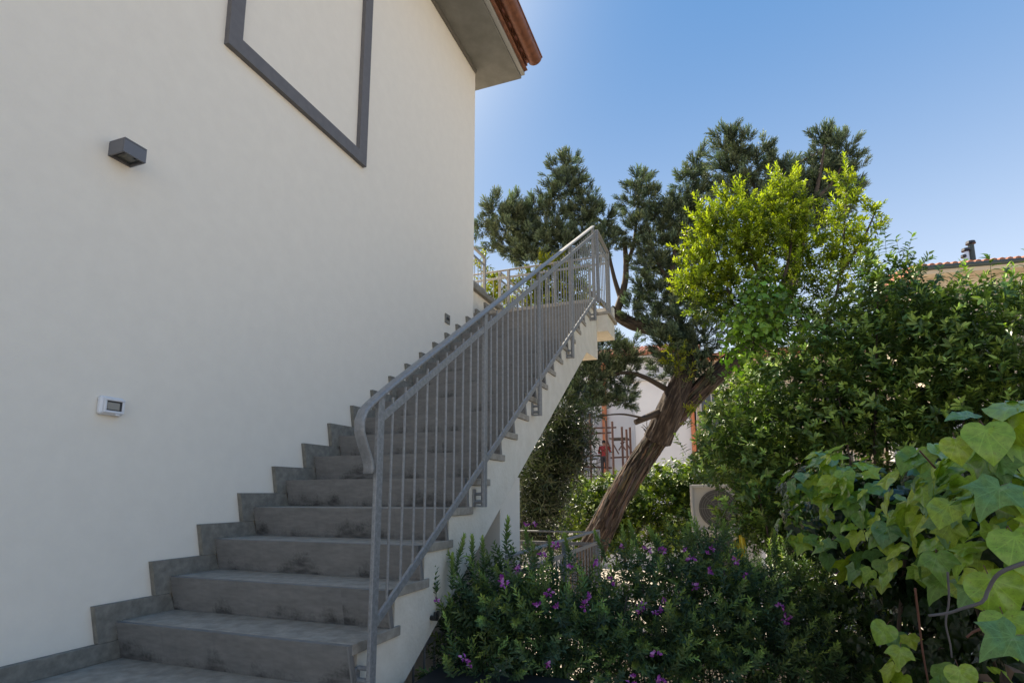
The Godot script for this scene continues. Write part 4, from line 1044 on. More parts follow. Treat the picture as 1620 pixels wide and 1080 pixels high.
# ---------------------------------------------------------------- flowering shrub in front
func make_shrub():
	var pl := thing("planter", "black trough planter at the foot of the stairs under the flowering shrub", "planter")
	var g := Geo.new()
	g.box(Vector3(1.63, -0.52, -2.2), Vector3(0.62, 0.84, 0.62), 0.012)
	part("box", g.mesh(), M.planter, pl)
	g = Geo.new()
	g.box(Vector3(1.63, -0.085, -2.2), Vector3(0.66, 0.03, 0.66), 0.008)
	part("rim", g.mesh(), M.planter, pl)
	var s := thing("flowering_shrub", "dense green shrub dotted with purple flowers beside the stairs", "shrub")
	var clumps := [[Vector3(2.369, 0.315, -3.351), 0.111], [Vector3(2.347, 0.277, -3.673), 0.131], [Vector3(2.487, 0.342, -3.444), 0.101], [Vector3(2.478, 0.307, -3.768), 0.133], [Vector3(1.481, 0.243, -2.826), 0.098], [Vector3(1.392, 0.206, -3.052), 0.092], [Vector3(1.635, 0.240, -2.928), 0.120], [Vector3(1.557, 0.201, -3.167), 0.126], [Vector3(2.123, 0.248, -3.108), 0.121], [Vector3(2.079, 0.203, -3.404), 0.125], [Vector3(2.284, 0.280, -3.206), 0.101], [Vector3(2.259, 0.243, -3.475), 0.109], [Vector3(2.407, 0.219, -3.279), 0.118], [Vector3(2.389, 0.168, -3.613), 0.091], [Vector3(2.567, 0.241, -3.392), 0.095], [Vector3(2.565, 0.204, -3.652), 0.112], [Vector3(2.704, 0.229, -3.522), 0.127], [Vector3(2.714, 0.189, -3.809), 0.111], [Vector3(2.788, 0.212, -3.467), 0.084], [Vector3(2.811, 0.156, -3.856), 0.106], [Vector3(2.952, 0.201, -3.606), 0.128], [Vector3(2.982, 0.159, -3.901), 0.137], [Vector3(3.042, 0.225, -3.655), 0.111], [Vector3(3.076, 0.188, -3.931), 0.131], [Vector3(1.371, 0.196, -2.711), 0.081], [Vector3(1.244, 0.142, -2.994), 0.125], [Vector3(1.445, 0.121, -2.760), 0.111], [Vector3(1.348, 0.070, -2.994), 0.125], [Vector3(1.623, 0.137, -2.766), 0.114], [Vector3(1.495, 0.061, -3.130), 0.103], [Vector3(1.717, 0.135, -2.784), 0.107], [Vector3(1.600, 0.057, -3.158), 0.085], [Vector3(1.857, 0.185, -2.938), 0.113], [Vector3(1.801, 0.145, -3.163), 0.092], [Vector3(1.987, 0.137, -2.980), 0.098], [Vector3(1.942, 0.094, -3.202), 0.098], [Vector3(2.119, 0.131, -2.942), 0.084], [Vector3(2.072, 0.072, -3.240), 0.085], [Vector3(2.202, 0.143, -2.973), 0.081], [Vector3(2.149, 0.065, -3.376), 0.095], [Vector3(2.375, 0.166, -3.126), 0.094], [Vector3(2.356, 0.118, -3.405), 0.103], [Vector3(2.466, 0.103, -3.218), 0.094], [Vector3(2.456, 0.054, -3.475), 0.103], [Vector3(2.573, 0.167, -3.253), 0.112], [Vector3(2.570, 0.094, -3.686), 0.113], [Vector3(2.702, 0.133, -3.302), 0.102], [Vector3(2.713, 0.074, -3.641), 0.122], [Vector3(2.879, 0.102, -3.368), 0.086], [Vector3(2.910, 0.038, -3.719), 0.132], [Vector3(3.004, 0.154, -3.488), 0.095], [Vector3(3.047, 0.095, -3.850), 0.129], [Vector3(3.173, 0.121, -3.693), 0.097], [Vector3(3.216, 0.077, -3.964), 0.089], [Vector3(1.297, 0.079, -2.679), 0.083], [Vector3(1.193, 0.028, -2.894), 0.106], [Vector3(1.447, 0.100, -2.637), 0.094], [Vector3(1.337, 0.040, -2.892), 0.119], [Vector3(1.603, 0.105, -2.679), 0.091], [Vector3(1.504, 0.044, -2.949), 0.124], [Vector3(1.660, 0.067, -2.735), 0.096], [Vector3(1.570, 0.004, -2.999), 0.104], [Vector3(1.810, 0.104, -2.762), 0.110], [Vector3(1.718, 0.033, -3.086), 0.112], [Vector3(1.959, 0.102, -2.818), 0.099], [Vector3(1.889, 0.034, -3.130), 0.102], [Vector3(2.034, 0.069, -2.924), 0.105], [Vector3(1.993, 0.022, -3.136), 0.100], [Vector3(2.197, 0.041, -2.907), 0.106], [Vector3(2.157, -0.027, -3.200), 0.086], [Vector3(2.305, 0.074, -2.953), 0.092], [Vector3(2.273, 0.002, -3.287), 0.100], [Vector3(2.393, 0.052, -3.002), 0.095], [Vector3(2.370, -0.024, -3.349), 0.102], [Vector3(2.534, 0.043, -3.170), 0.106], [Vector3(2.529, -0.018, -3.456), 0.116], [Vector3(2.663, 0.045, -3.274), 0.097], [Vector3(2.669, -0.011, -3.548), 0.115], [Vector3(2.750, 0.060, -3.287), 0.114], [Vector3(2.764, -0.000, -3.592), 0.107], [Vector3(2.944, 0.051, -3.454), 0.109], [Vector3(2.971, -0.000, -3.719), 0.131], [Vector3(3.013, 0.018, -3.458), 0.100], [Vector3(3.058, -0.057, -3.828), 0.116], [Vector3(3.176, 0.011, -3.610), 0.099], [Vector3(3.210, -0.029, -3.817), 0.093], [Vector3(1.361, -0.010, -2.622), 0.110], [Vector3(1.237, -0.084, -2.888), 0.094], [Vector3(1.507, -0.021, -2.651), 0.078], [Vector3(1.416, -0.083, -2.875), 0.089], [Vector3(1.638, 0.014, -2.644), 0.073], [Vector3(1.535, -0.062, -2.931), 0.109], [Vector3(1.773, 0.011, -2.628), 0.106], [Vector3(1.686, -0.065, -2.911), 0.109], [Vector3(1.909, 0.018, -2.694), 0.079], [Vector3(1.831, -0.061, -2.999), 0.097], [Vector3(1.983, -0.001, -2.806), 0.074], [Vector3(1.932, -0.061, -3.041), 0.111], [Vector3(2.141, -0.039, -2.836), 0.076], [Vector3(2.092, -0.122, -3.150), 0.081], [Vector3(2.213, -0.037, -2.911), 0.105], [Vector3(2.185, -0.092, -3.123), 0.079], [Vector3(2.321, -0.045, -2.998), 0.105], [Vector3(2.300, -0.103, -3.228), 0.118], [Vector3(2.444, -0.045, -3.084), 0.076], [Vector3(2.435, -0.095, -3.288), 0.118], [Vector3(2.587, -0.042, -3.126), 0.083], [Vector3(2.587, -0.110, -3.410), 0.086], [Vector3(2.681, -0.071, -3.129), 0.112], [Vector3(2.691, -0.156, -3.470), 0.114], [Vector3(2.792, -0.067, -3.147), 0.101], [Vector3(2.819, -0.169, -3.558), 0.085], [Vector3(2.958, -0.085, -3.372), 0.100], [Vector3(2.995, -0.165, -3.710), 0.120], [Vector3(3.037, -0.083, -3.370), 0.097], [Vector3(3.088, -0.173, -3.751), 0.104], [Vector3(3.194, -0.098, -3.420), 0.112], [Vector3(3.245, -0.166, -3.706), 0.091], [Vector3(1.431, -0.087, -2.454), 0.096], [Vector3(1.324, -0.161, -2.681), 0.093], [Vector3(1.535, -0.088, -2.425), 0.066], [Vector3(1.391, -0.197, -2.756), 0.079], [Vector3(1.620, -0.079, -2.504), 0.090], [Vector3(1.491, -0.185, -2.838), 0.117], [Vector3(1.757, -0.068, -2.554), 0.084], [Vector3(1.645, -0.173, -2.897), 0.108], [Vector3(1.816, -0.082, -2.692), 0.093], [Vector3(1.764, -0.135, -2.873), 0.093], [Vector3(1.936, -0.078, -2.639), 0.078], [Vector3(1.861, -0.169, -2.944), 0.081], [Vector3(2.045, -0.113, -2.671), 0.098], [Vector3(1.988, -0.200, -2.951), 0.098], [Vector3(2.156, -0.097, -2.748), 0.102], [Vector3(2.114, -0.175, -3.015), 0.087], [Vector3(2.273, -0.122, -2.813), 0.104], [Vector3(2.243, -0.201, -3.079), 0.099], [Vector3(2.381, -0.109, -2.898), 0.086], [Vector3(2.358, -0.200, -3.216), 0.112], [Vector3(2.534, -0.119, -2.868), 0.075], [Vector3(2.526, -0.241, -3.288), 0.079], [Vector3(2.626, -0.150, -3.091), 0.107], [Vector3(2.629, -0.226, -3.364), 0.108], [Vector3(2.779, -0.120, -3.163), 0.077], [Vector3(2.797, -0.203, -3.478), 0.082], [Vector3(2.874, -0.168, -3.181), 0.102], [Vector3(2.902, -0.255, -3.494), 0.096], [Vector3(2.978, -0.133, -3.191), 0.082], [Vector3(3.028, -0.240, -3.595), 0.108], [Vector3(3.103, -0.171, -3.268), 0.104], [Vector3(3.158, -0.267, -3.620), 0.116]]
	var b := Color(0.07, 0.12, 0.05)
	var tp := Color(0.27, 0.36, 0.08)
	var ms := [shoot(0.15, 26, 0.033, 0.0115, b, tp, 1.15, 0.05), shoot(0.19, 34, 0.032, 0.011, b, tp * 1.2, 1.0, 0.05), shoot(0.10, 18, 0.035, 0.012, b, tp * 0.6, 1.3, 0.05), shoot(0.14, 20, 0.033, 0.0115, b * 0.7, b * 1.2, 1.4, 0.1)]
	var places := scatter(clumps, 135.0, 0.4, 0.5, 0.7, 1.3)
	foliage(s, "foliage", ms, M.shrub, places, 0.38, 0.12)
	# tall shoots that stand out of the top
	var tall := shoot(0.19, 56, 0.036, 0.0135, b * 1.3, tp * 1.25, 0.85, 0.03)
	for p in [Vector3(1.599, 0.387, -2.933), Vector3(1.499, 0.393, -2.841), Vector3(1.357, 0.335, -2.745), Vector3(1.408, 0.319, -2.766), Vector3(1.248, 0.235, -2.560), Vector3(1.298, 0.242, -2.631), Vector3(1.680, 0.291, -3.088), Vector3(1.777, 0.308, -3.122), Vector3(1.936, 0.329, -3.285), Vector3(2.119, 0.346, -3.350), Vector3(2.234, 0.328, -3.396), Vector3(2.484, 0.345, -3.485), Vector3(2.552, 0.363, -3.507), Vector3(2.809, 0.356, -3.496), Vector3(2.921, 0.339, -3.540), Vector3(3.040, 0.311, -3.535), Vector3(3.094, 0.301, -3.503), Vector3(2.367, 0.328, -3.445), Vector3(1.295, 0.327, -2.669), Vector3(3.151, 0.219, -3.539)]:
		part("shoot", tall, M.shrub, s, p, along(Vector3(rng.randf_range(-0.35, 0.3), 1, rng.randf_range(-0.2, 0.3)), rng.randf_range(0.8, 1.15)))
	for k in 40:
		var p: Vector3 = clumps[k % clumps.size()][0] + rdir() * 0.1
		var foot := Vector3(clampf(p.x, 1.4, 3.2), -0.9, p.z - 0.1) + Vector3(rng.randf_range(-0.2, 0.2), 0, rng.randf_range(-0.2, 0.1))
		limb("stem", [foot, foot.lerp(p, 0.55) + rdir() * 0.08, p], 0.008, 0.003, s, M.twig, 7, 5)
	# purple pea-like flowers
	var fm := []
	for k in 3:
		g = Geo.new()
		for q in 9:
			var d := (rdir() + Vector3(0, 0.3, 0)).normalized()
			var cc: Color = [Color(0.46, 0.10, 0.42), Color(0.60, 0.26, 0.54), Color(0.27, 0.04, 0.28)][q % 3]
			g.leaf(d * 0.006 + rdir() * 0.008, d, rdir(), 0.021, 0.013, cc, vary(cc, 0.3), 0.3, 0.2)
		fm.append(g.mesh())
	var spots := [Vector3(1.657, 0.559, -2.816), Vector3(1.635, 0.550, -2.810), Vector3(1.741, 0.450, -2.921), Vector3(1.687, 0.417, -2.853), Vector3(1.604, 0.357, -2.724), Vector3(1.609, 0.345, -2.728), Vector3(2.041, 0.427, -3.144), Vector3(2.164, 0.420, -3.191), Vector3(2.185, 0.407, -3.201), Vector3(2.243, 0.423, -3.220), Vector3(2.254, 0.403, -3.228), Vector3(2.357, 0.426, -3.262), Vector3(2.491, 0.424, -3.258), Vector3(2.478, 0.408, -3.256), Vector3(2.612, 0.358, -3.314), Vector3(2.651, 0.293, -3.340), Vector3(2.466, 0.313, -3.268), Vector3(2.395, 0.369, -3.232), Vector3(2.016, 0.286, -2.998), Vector3(2.155, 0.145, -2.966), Vector3(2.165, 0.178, -2.964), Vector3(2.251, 0.147, -3.001), Vector3(2.221, 0.132, -2.993), Vector3(2.259, 0.193, -2.996), Vector3(1.913, 0.175, -2.763), Vector3(1.931, 0.198, -2.766), Vector3(1.807, 0.190, -2.721), Vector3(1.724, 0.193, -2.690), Vector3(1.952, 0.218, -2.824), Vector3(2.160, -0.089, -2.685), Vector3(2.147, -0.100, -2.682), Vector3(2.256, -0.089, -2.721), Vector3(2.274, -0.098, -2.729), Vector3(2.261, 0.003, -2.760), Vector3(1.470, 0.000, -2.413), Vector3(1.487, -0.022, -2.424), Vector3(1.815, -0.014, -2.544), Vector3(2.818, 0.083, -3.277), Vector3(2.831, 0.105, -3.278), Vector3(2.798, 0.151, -3.258), Vector3(1.551, 0.280, -2.664), Vector3(1.558, 0.301, -2.663), Vector3(1.816, 0.356, -2.911), Vector3(1.270, 0.200, -2.520), Vector3(1.751, 0.234, -2.746), Vector3(1.943, 0.350, -3.014), Vector3(3.125, 0.301, -3.515), Vector3(2.411, 0.238, -3.153)]
	for p in spots:
		part("flower", fm[rng.randi() % 3], M.flower, s, p.lerp(Vector3(2.59, 0.714, 0), 0.05) + rdir() * 0.01, along(rdir() + Vector3(0, 1, 0), rng.randf_range(0.65, 1.05)))

# ---------------------------------------------------------------- ivy in front on the right
func make_ivy():
	var v := thing("ivy_hedge", "large-leaved green ivy mound close by on the right edge", "ivy")
	var clumps := [[Vector3(2.953, 0.772, -3.122), 0.104, 0.088, 9], [Vector3(3.010, 0.827, -3.011), 0.077, 0.088, 8], [Vector3(3.066, 0.808, -2.887), 0.100, 0.088, 10], [Vector3(2.979, 0.652, -3.079), 0.102, 0.088, 9], [Vector3(3.127, 0.762, -2.721), 0.093, 0.089, 10], [Vector3(3.075, 0.657, -2.868), 0.110, 0.088, 11], [Vector3(3.158, 0.663, -2.603), 0.102, 0.090, 11], [Vector3(3.199, 0.733, -2.409), 0.098, 0.092, 11], [Vector3(3.221, 0.836, -2.276), 0.063, 0.093, 7], [Vector3(3.113, 0.532, -2.757), 0.104, 0.089, 10], [Vector3(3.178, 0.574, -2.503), 0.106, 0.091, 11], [Vector3(3.227, 0.749, -2.122), 0.097, 0.094, 11], [Vector3(3.218, 0.633, -2.188), 0.103, 0.094, 11], [Vector3(3.225, 0.761, -1.873), 0.088, 0.096, 12], [Vector3(3.200, 0.796, -1.612), 0.072, 0.096, 11], [Vector3(3.219, 0.661, -1.889), 0.098, 0.096, 12], [Vector3(3.184, 0.671, -1.579), 0.086, 0.096, 12], [Vector3(3.190, 0.463, -2.405), 0.092, 0.092, 9], [Vector3(3.144, 0.422, -2.640), 0.088, 0.090, 8], [Vector3(3.215, 0.525, -2.108), 0.094, 0.094, 10], [Vector3(3.198, 0.545, -1.754), 0.077, 0.096, 10], [Vector3(3.090, 0.385, -2.823), 0.069, 0.088, 5], [Vector3(3.196, 0.875, -1.548), 0.033, 0.096, 5], [Vector3(3.151, 0.203, -2.583), 0.056, 0.091, 3], [Vector3(3.161, 0.093, -2.508), 0.067, 0.092, 3], [Vector3(3.193, 0.162, -2.164), 0.057, 0.094, 3], [Vector3(3.189, 0.228, -1.905), 0.049, 0.096, 4], [Vector3(2.926, 0.513, -3.182), 0.074, 0.088, 6], [Vector3(3.037, 0.461, -2.962), 0.073, 0.088, 6]]
	var forms := []
	for kind in 3:
		for k in 3:
			var g := Geo.new()
			lobed(g, Vector3.ZERO, Vector3(0, 1, 0), Vector3(0, 0, 1), 1.0, Color(1, 1, 1), kind, 0.08 + 0.16 * k, [0.42, 0.12, -0.3][(k + kind) % 3])
			g.smooth = true
			forms.append(g.mesh())
	var stalk := Geo.new()
	stalk.col = Color(0.75, 0.55, 0.35)
	stalk.tube([Vector3(0, 0.13, 0.0), Vector3(0, -0.12, -0.16), Vector3(0, -0.2, -0.5)], [0.010, 0.011, 0.014], 5)
	var tones := [Color(0.34, 0.52, 0.06), Color(0.50, 0.63, 0.065), Color(0.23, 0.40, 0.07), Color(0.21, 0.38, 0.12), Color(0.42, 0.57, 0.07)]
	var dark := [Color(0.038, 0.068, 0.022), Color(0.05, 0.085, 0.03)]  # same ivy, darkened to stand in for shade inside the mound
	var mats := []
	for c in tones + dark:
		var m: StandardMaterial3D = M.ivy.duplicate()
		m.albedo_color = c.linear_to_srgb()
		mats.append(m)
	var eye := Vector3(2.59, 0.75, 0)
	var inner := []
	for cl in clumps:
		var c: Vector3 = cl[0]
		var r: float = cl[1]
		var size: float = cl[2]
		var n := int(cl[3])
		for i in n:
			var d := rdir()
			# the sunny, open side of the mound faces the path
			if d.dot(Vector3(-0.62, 0.25, 0.75)) < -0.15:
				d = -d
			var p := c + d * r * rng.randf_range(0.75, 1.05)
			var up := (d * 0.75 + Vector3(-0.15, 0.75, 0.1) + rdir() * 0.45).normalized()
			var tipd := (Vector3(0, -0.9, 0) + d * 0.55 + rdir() * 0.55)
			tipd = (tipd - up * tipd.dot(up)).normalized()
			var s := size * rng.randf_range(0.62, 1.25)
			var f := rng.randi() % 9
			var q := rng.randi() % 5
			var bs := Basis(tipd.cross(up).normalized(), tipd, up).scaled(Vector3.ONE * s)
			part("leaf", forms[f], mats[q], v, p - tipd * s * 0.3, bs)
		for i in n * 2:
			var d := rdir()
			var p := c + d * r * rng.randf_range(0.2, 0.75) + Vector3(0.12, -0.05, -0.1)
			var up := (d + Vector3(0, 0.4, 0) + rdir() * 0.6).normalized()
			var tipd := (Vector3(0, -1, 0) + rdir() * 0.6)
			tipd = (tipd - up * tipd.dot(up)).normalized()
			inner.append(Transform3D(Basis(tipd.cross(up).normalized(), tipd, up).scaled(Vector3.ONE * size * rng.randf_range(0.6, 1.1)), p))
	for cl in [[Vector3(3.065, 0.691, -3.595), 0.206], [Vector3(3.106, 0.689, -3.901), 0.190], [Vector3(3.203, 0.724, -3.235), 0.142], [Vector3(3.284, 0.726, -3.665), 0.157], [Vector3(3.310, 0.697, -3.079), 0.133], [Vector3(3.409, 0.695, -3.503), 0.127], [Vector3(3.409, 0.751, -2.835), 0.111], [Vector3(3.482, 0.754, -3.088), 0.132], [Vector3(3.375, 0.692, -2.355), 0.110], [Vector3(3.556, 0.687, -2.898), 0.155], [Vector3(3.429, 0.748, -2.261), 0.118], [Vector3(3.596, 0.755, -2.710), 0.102], [Vector3(3.435, 0.710, -2.130), 0.105], [Vector3(3.610, 0.710, -2.573), 0.115], [Vector3(2.998, 0.527, -3.578), 0.156], [Vector3(3.056, 0.500, -4.091), 0.177], [Vector3(3.176, 0.615, -3.489), 0.178], [Vector3(3.235, 0.605, -3.842), 0.156], [Vector3(3.225, 0.555, -3.221), 0.161], [Vector3(3.312, 0.533, -3.661), 0.202], [Vector3(3.328, 0.618, -2.950), 0.150], [Vector3(3.443, 0.603, -3.410), 0.140], [Vector3(3.358, 0.589, -2.657), 0.120], [Vector3(3.529, 0.561, -3.248), 0.127], [Vector3(3.427, 0.582, -2.392), 0.125], [Vector3(3.564, 0.560, -2.782), 0.108], [Vector3(3.396, 0.625, -2.077), 0.105], [Vector3(3.563, 0.607, -2.508), 0.118], [Vector3(3.179, 0.464, -3.316), 0.124], [Vector3(3.269, 0.426, -3.822), 0.213], [Vector3(3.300, 0.461, -3.098), 0.151], [Vector3(3.399, 0.426, -3.529), 0.127], [Vector3(3.341, 0.458, -2.785), 0.132], [Vector3(3.453, 0.419, -3.201), 0.145], [Vector3(3.360, 0.476, -2.452), 0.101], [Vector3(3.523, 0.425, -2.972), 0.105], [Vector3(3.385, 0.552, -2.170), 0.081], [Vector3(3.550, 0.519, -2.618), 0.115], [Vector3(3.462, 0.535, -2.228), 0.105], [Vector3(3.629, 0.501, -2.654), 0.122], [Vector3(3.076, 0.226, -3.655), 0.162], [Vector3(3.117, 0.185, -3.959), 0.153], [Vector3(3.211, 0.198, -3.407), 0.127], [Vector3(3.266, 0.153, -3.707), 0.184], [Vector3(3.310, 0.301, -3.172), 0.120], [Vector3(3.392, 0.254, -3.532), 0.141], [Vector3(3.368, 0.338, -2.691), 0.122], [Vector3(3.511, 0.269, -3.184), 0.117], [Vector3(3.396, 0.406, -2.443), 0.110], [Vector3(3.544, 0.349, -2.894), 0.122], [Vector3(3.358, 0.434, -2.060), 0.102], [Vector3(3.578, 0.354, -2.651), 0.100], [Vector3(3.189, 0.108, -3.479), 0.184], [Vector3(3.235, 0.061, -3.751), 0.177], [Vector3(3.283, 0.208, -3.046), 0.124], [Vector3(3.375, 0.141, -3.450), 0.165], [Vector3(3.337, 0.250, -2.776), 0.111], [Vector3(3.459, 0.175, -3.226), 0.118], [Vector3(3.401, 0.260, -2.636), 0.121], [Vector3(3.545, 0.179, -3.105), 0.113], [Vector3(3.373, 0.333, -2.291), 0.089], [Vector3(3.560, 0.242, -2.837), 0.129], [Vector3(3.417, 0.368, -2.187), 0.102], [Vector3(3.611, 0.287, -2.699), 0.129], [Vector3(3.241, -0.012, -3.309), 0.180], [Vector3(3.296, -0.073, -3.590), 0.144], [Vector3(3.286, -0.014, -3.142), 0.114], [Vector3(3.377, -0.109, -3.550), 0.190], [Vector3(3.343, 0.089, -2.674), 0.131], [Vector3(3.501, -0.042, -3.235), 0.115], [Vector3(3.364, 0.201, -2.351), 0.083], [Vector3(3.520, 0.097, -2.827), 0.136], [Vector3(3.351, 0.240, -2.150), 0.084], [Vector3(3.544, 0.120, -2.695), 0.104], [Vector3(3.327, -0.103, -2.939), 0.153], [Vector3(3.420, -0.206, -3.308), 0.151], [Vector3(3.367, 0.039, -2.653), 0.138], [Vector3(3.508, -0.084, -3.136), 0.113]]:
		for i in 26:
			var d := rdir()
			var up := (d + Vector3(-0.3, 0.4, 0.2)).normalized()
			var tipd := (Vector3(0, -1, 0) + rdir() * 0.6)
			tipd = (tipd - up * tipd.dot(up)).normalized()
			inner.append(Transform3D(Basis(tipd.cross(up).normalized(), tipd, up).scaled(Vector3.ONE * 0.085 * rng.randf_range(0.6, 1.1)), cl[0] + d * cl[1]))
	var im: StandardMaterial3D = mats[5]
	many("inner_shade_leaves", forms[4], im, inner, tints(inner.size(), 0.3, 0.1), v)  # inner leaves, with the shade between leaves put into their dark colour
	# leaves that stand out singly
	for e in [
		[Vector3(3.113, 0.861, -1.487), Vector3(-0.1, 0.35, 1.0), Vector3(0.02, -1, 0.25), 0.118, 0, 0],
		[Vector3(3.068, 0.836, -1.518), Vector3(-0.3, 0.1, 1.0), Vector3(0.1, -1, 0.05), 0.082, 0, 1],
		[Vector3(3.133, 0.889, -1.576), Vector3(0.1, 1.0, 0.35), Vector3(-1, -0.25, 0.2), 0.085, 1, 2],
		[Vector3(3.197, 0.892, -1.545), Vector3(0.0, 1.0, 0.3), Vector3(-0.6, -0.1, 0.8), 0.07, 4, 1],
		[Vector3(3.102, 0.734, -1.397), Vector3(-0.25, 0.7, 0.7), Vector3(-0.75, -0.75, 0.4), 0.115, 7, 3],
		[Vector3(3.099, 0.646, -1.390), Vector3(-0.2, 0.5, 0.85), Vector3(0.1, -1, 0.4), 0.12, 1, 0],
		[Vector3(3.070, 0.561, -1.448), Vector3(-0.35, 0.35, 0.9), Vector3(0.25, -1, 0.1), 0.125, 2, 0],
		[Vector3(3.073, 0.490, -1.408), Vector3(-0.3, 0.45, 0.85), Vector3(0.1, -1, 0.2), 0.11, 0, 0],
		[Vector3(3.061, 0.472, -1.298), Vector3(-0.2, 0.75, 0.65), Vector3(-0.95, -0.35, 0.3), 0.105, 7, 3],
		[Vector3(3.086, 0.697, -1.646), Vector3(-0.3, 0.75, 0.6), Vector3(-0.5, -0.9, 0.4), 0.105, 1, 4],
		[Vector3(3.078, 0.569, -1.774), Vector3(-0.35, 0.5, 0.8), Vector3(0.0, -1, 0.4), 0.10, 5, 2],
		[Vector3(3.029, 0.320, -2.124), Vector3(-0.25, 0.35, 0.9), Vector3(-0.5, -0.8, 0.2), 0.095, 1, 0],
		[Vector3(3.048, 0.266, -2.087), Vector3(-0.25, 0.4, 0.9), Vector3(-0.2, -1, 0.2), 0.085, 4, 4],
		[Vector3(3.077, 0.314, -1.711), Vector3(-0.25, 0.3, 0.9), Vector3(0.2, -1, 0.1), 0.085, 0, 4],
	]:
		var up: Vector3 = e[1].normalized()
		var tipd: Vector3 = e[2]
		tipd = (tipd - up * tipd.dot(up)).normalized()
		var bs := Basis(tipd.cross(up).normalized(), tipd, up).scaled(Vector3.ONE * e[3] * 0.8)
		var lf = part("leaf", forms[e[4]], mats[e[5]], v, e[0], bs)
		part("stalk", stalk.mesh(), M.red_twig, lf)
	# woody stems, the bare grey twig, hanging roots
	limb("bare_twig", [Vector3(3.116, 0.592, -1.352), Vector3(3.068, 0.565, -1.371), Vector3(3.053, 0.532, -1.393), Vector3(3.040, 0.506, -1.393), Vector3(3.012, 0.490, -1.407), Vector3(2.990, 0.476, -1.423), Vector3(2.960, 0.467, -1.435)], 0.0042, 0.0026, v, M.grey_twig, 20, 7)
	limb("bare_twig", [Vector3(3.051, 0.535, -1.608), Vector3(3.050, 0.471, -1.619), Vector3(3.040, 0.421, -1.624), Vector3(3.047, 0.371, -1.635), Vector3(3.048, 0.343, -1.641)], 0.0025, 0.0018, v, M.grey_twig, 14, 6)
	limb("bare_twig", [Vector3(3.039, 0.466, -1.832), Vector3(3.044, 0.376, -1.850), Vector3(3.048, 0.302, -1.864), Vector3(3.058, 0.212, -1.884)], 0.003, 0.002, v, M.red_twig, 14, 6)
	limb("bare_twig", [Vector3(3.065, 0.480, -1.461), Vector3(3.058, 0.448, -1.464), Vector3(3.038, 0.436, -1.459), Vector3(3.026, 0.426, -1.456)], 0.0032, 0.002, v, M.red_twig, 10, 6)
	limb("stem", [Vector3(3.203, 0.818, -1.614), Vector3(3.179, 0.875, -1.596), Vector3(3.169, 0.900, -1.566)], 0.0025, 0.0018, v, M.red_twig, 8, 6)
	limb("stem", [Vector3(3.142, 0.781, -1.922), Vector3(3.114, 0.816, -1.906), Vector3(3.103, 0.830, -1.899)], 0.003, 0.002, v, M.red_twig, 8, 6)
	for k in 34:
		var x := rng.randf_range(3.12, 3.7)
		var z := rng.randf_range(-2.9, -1.2)
		var foot := Vector3(x + 0.2, -0.95, z - 0.1)
		limb("stem", [foot, Vector3(x + rng.randf_range(-0.1, 0.2), -0.3, z + rng.randf_range(-0.1, 0.1)), Vector3(x + 0.05, rng.randf_range(0.2, 0.7), z)], rng.randf_range(0.006, 0.02), 0.004, v, M.dead, 8, 6)
	# dry leaves and litter caught at the foot
	var litter := Geo.new()
	litter.leaf(Vector3.ZERO, Vector3(0, 1, 0), Vector3(0, 0, 1), 0.07, 0.035, Color(0.13, 0.085, 0.055), Color(0.08, 0.055, 0.04), 0.7, 0.4)
	var lp := []
	for k in 260:
		lp.append(Transform3D(along(rdir(), rng.randf_range(0.6, 1.3)), Vector3(rng.randf_range(3.12, 3.6), rng.randf_range(-0.15, 0.3), rng.randf_range(-1.9, -1.15))))
	var lm := StandardMaterial3D.new()
	lm.vertex_color_use_as_albedo = true
	lm.roughness = 0.9
	many("dry_leaves", litter.mesh(), lm, lp, tints(lp.size(), 0.4), v)

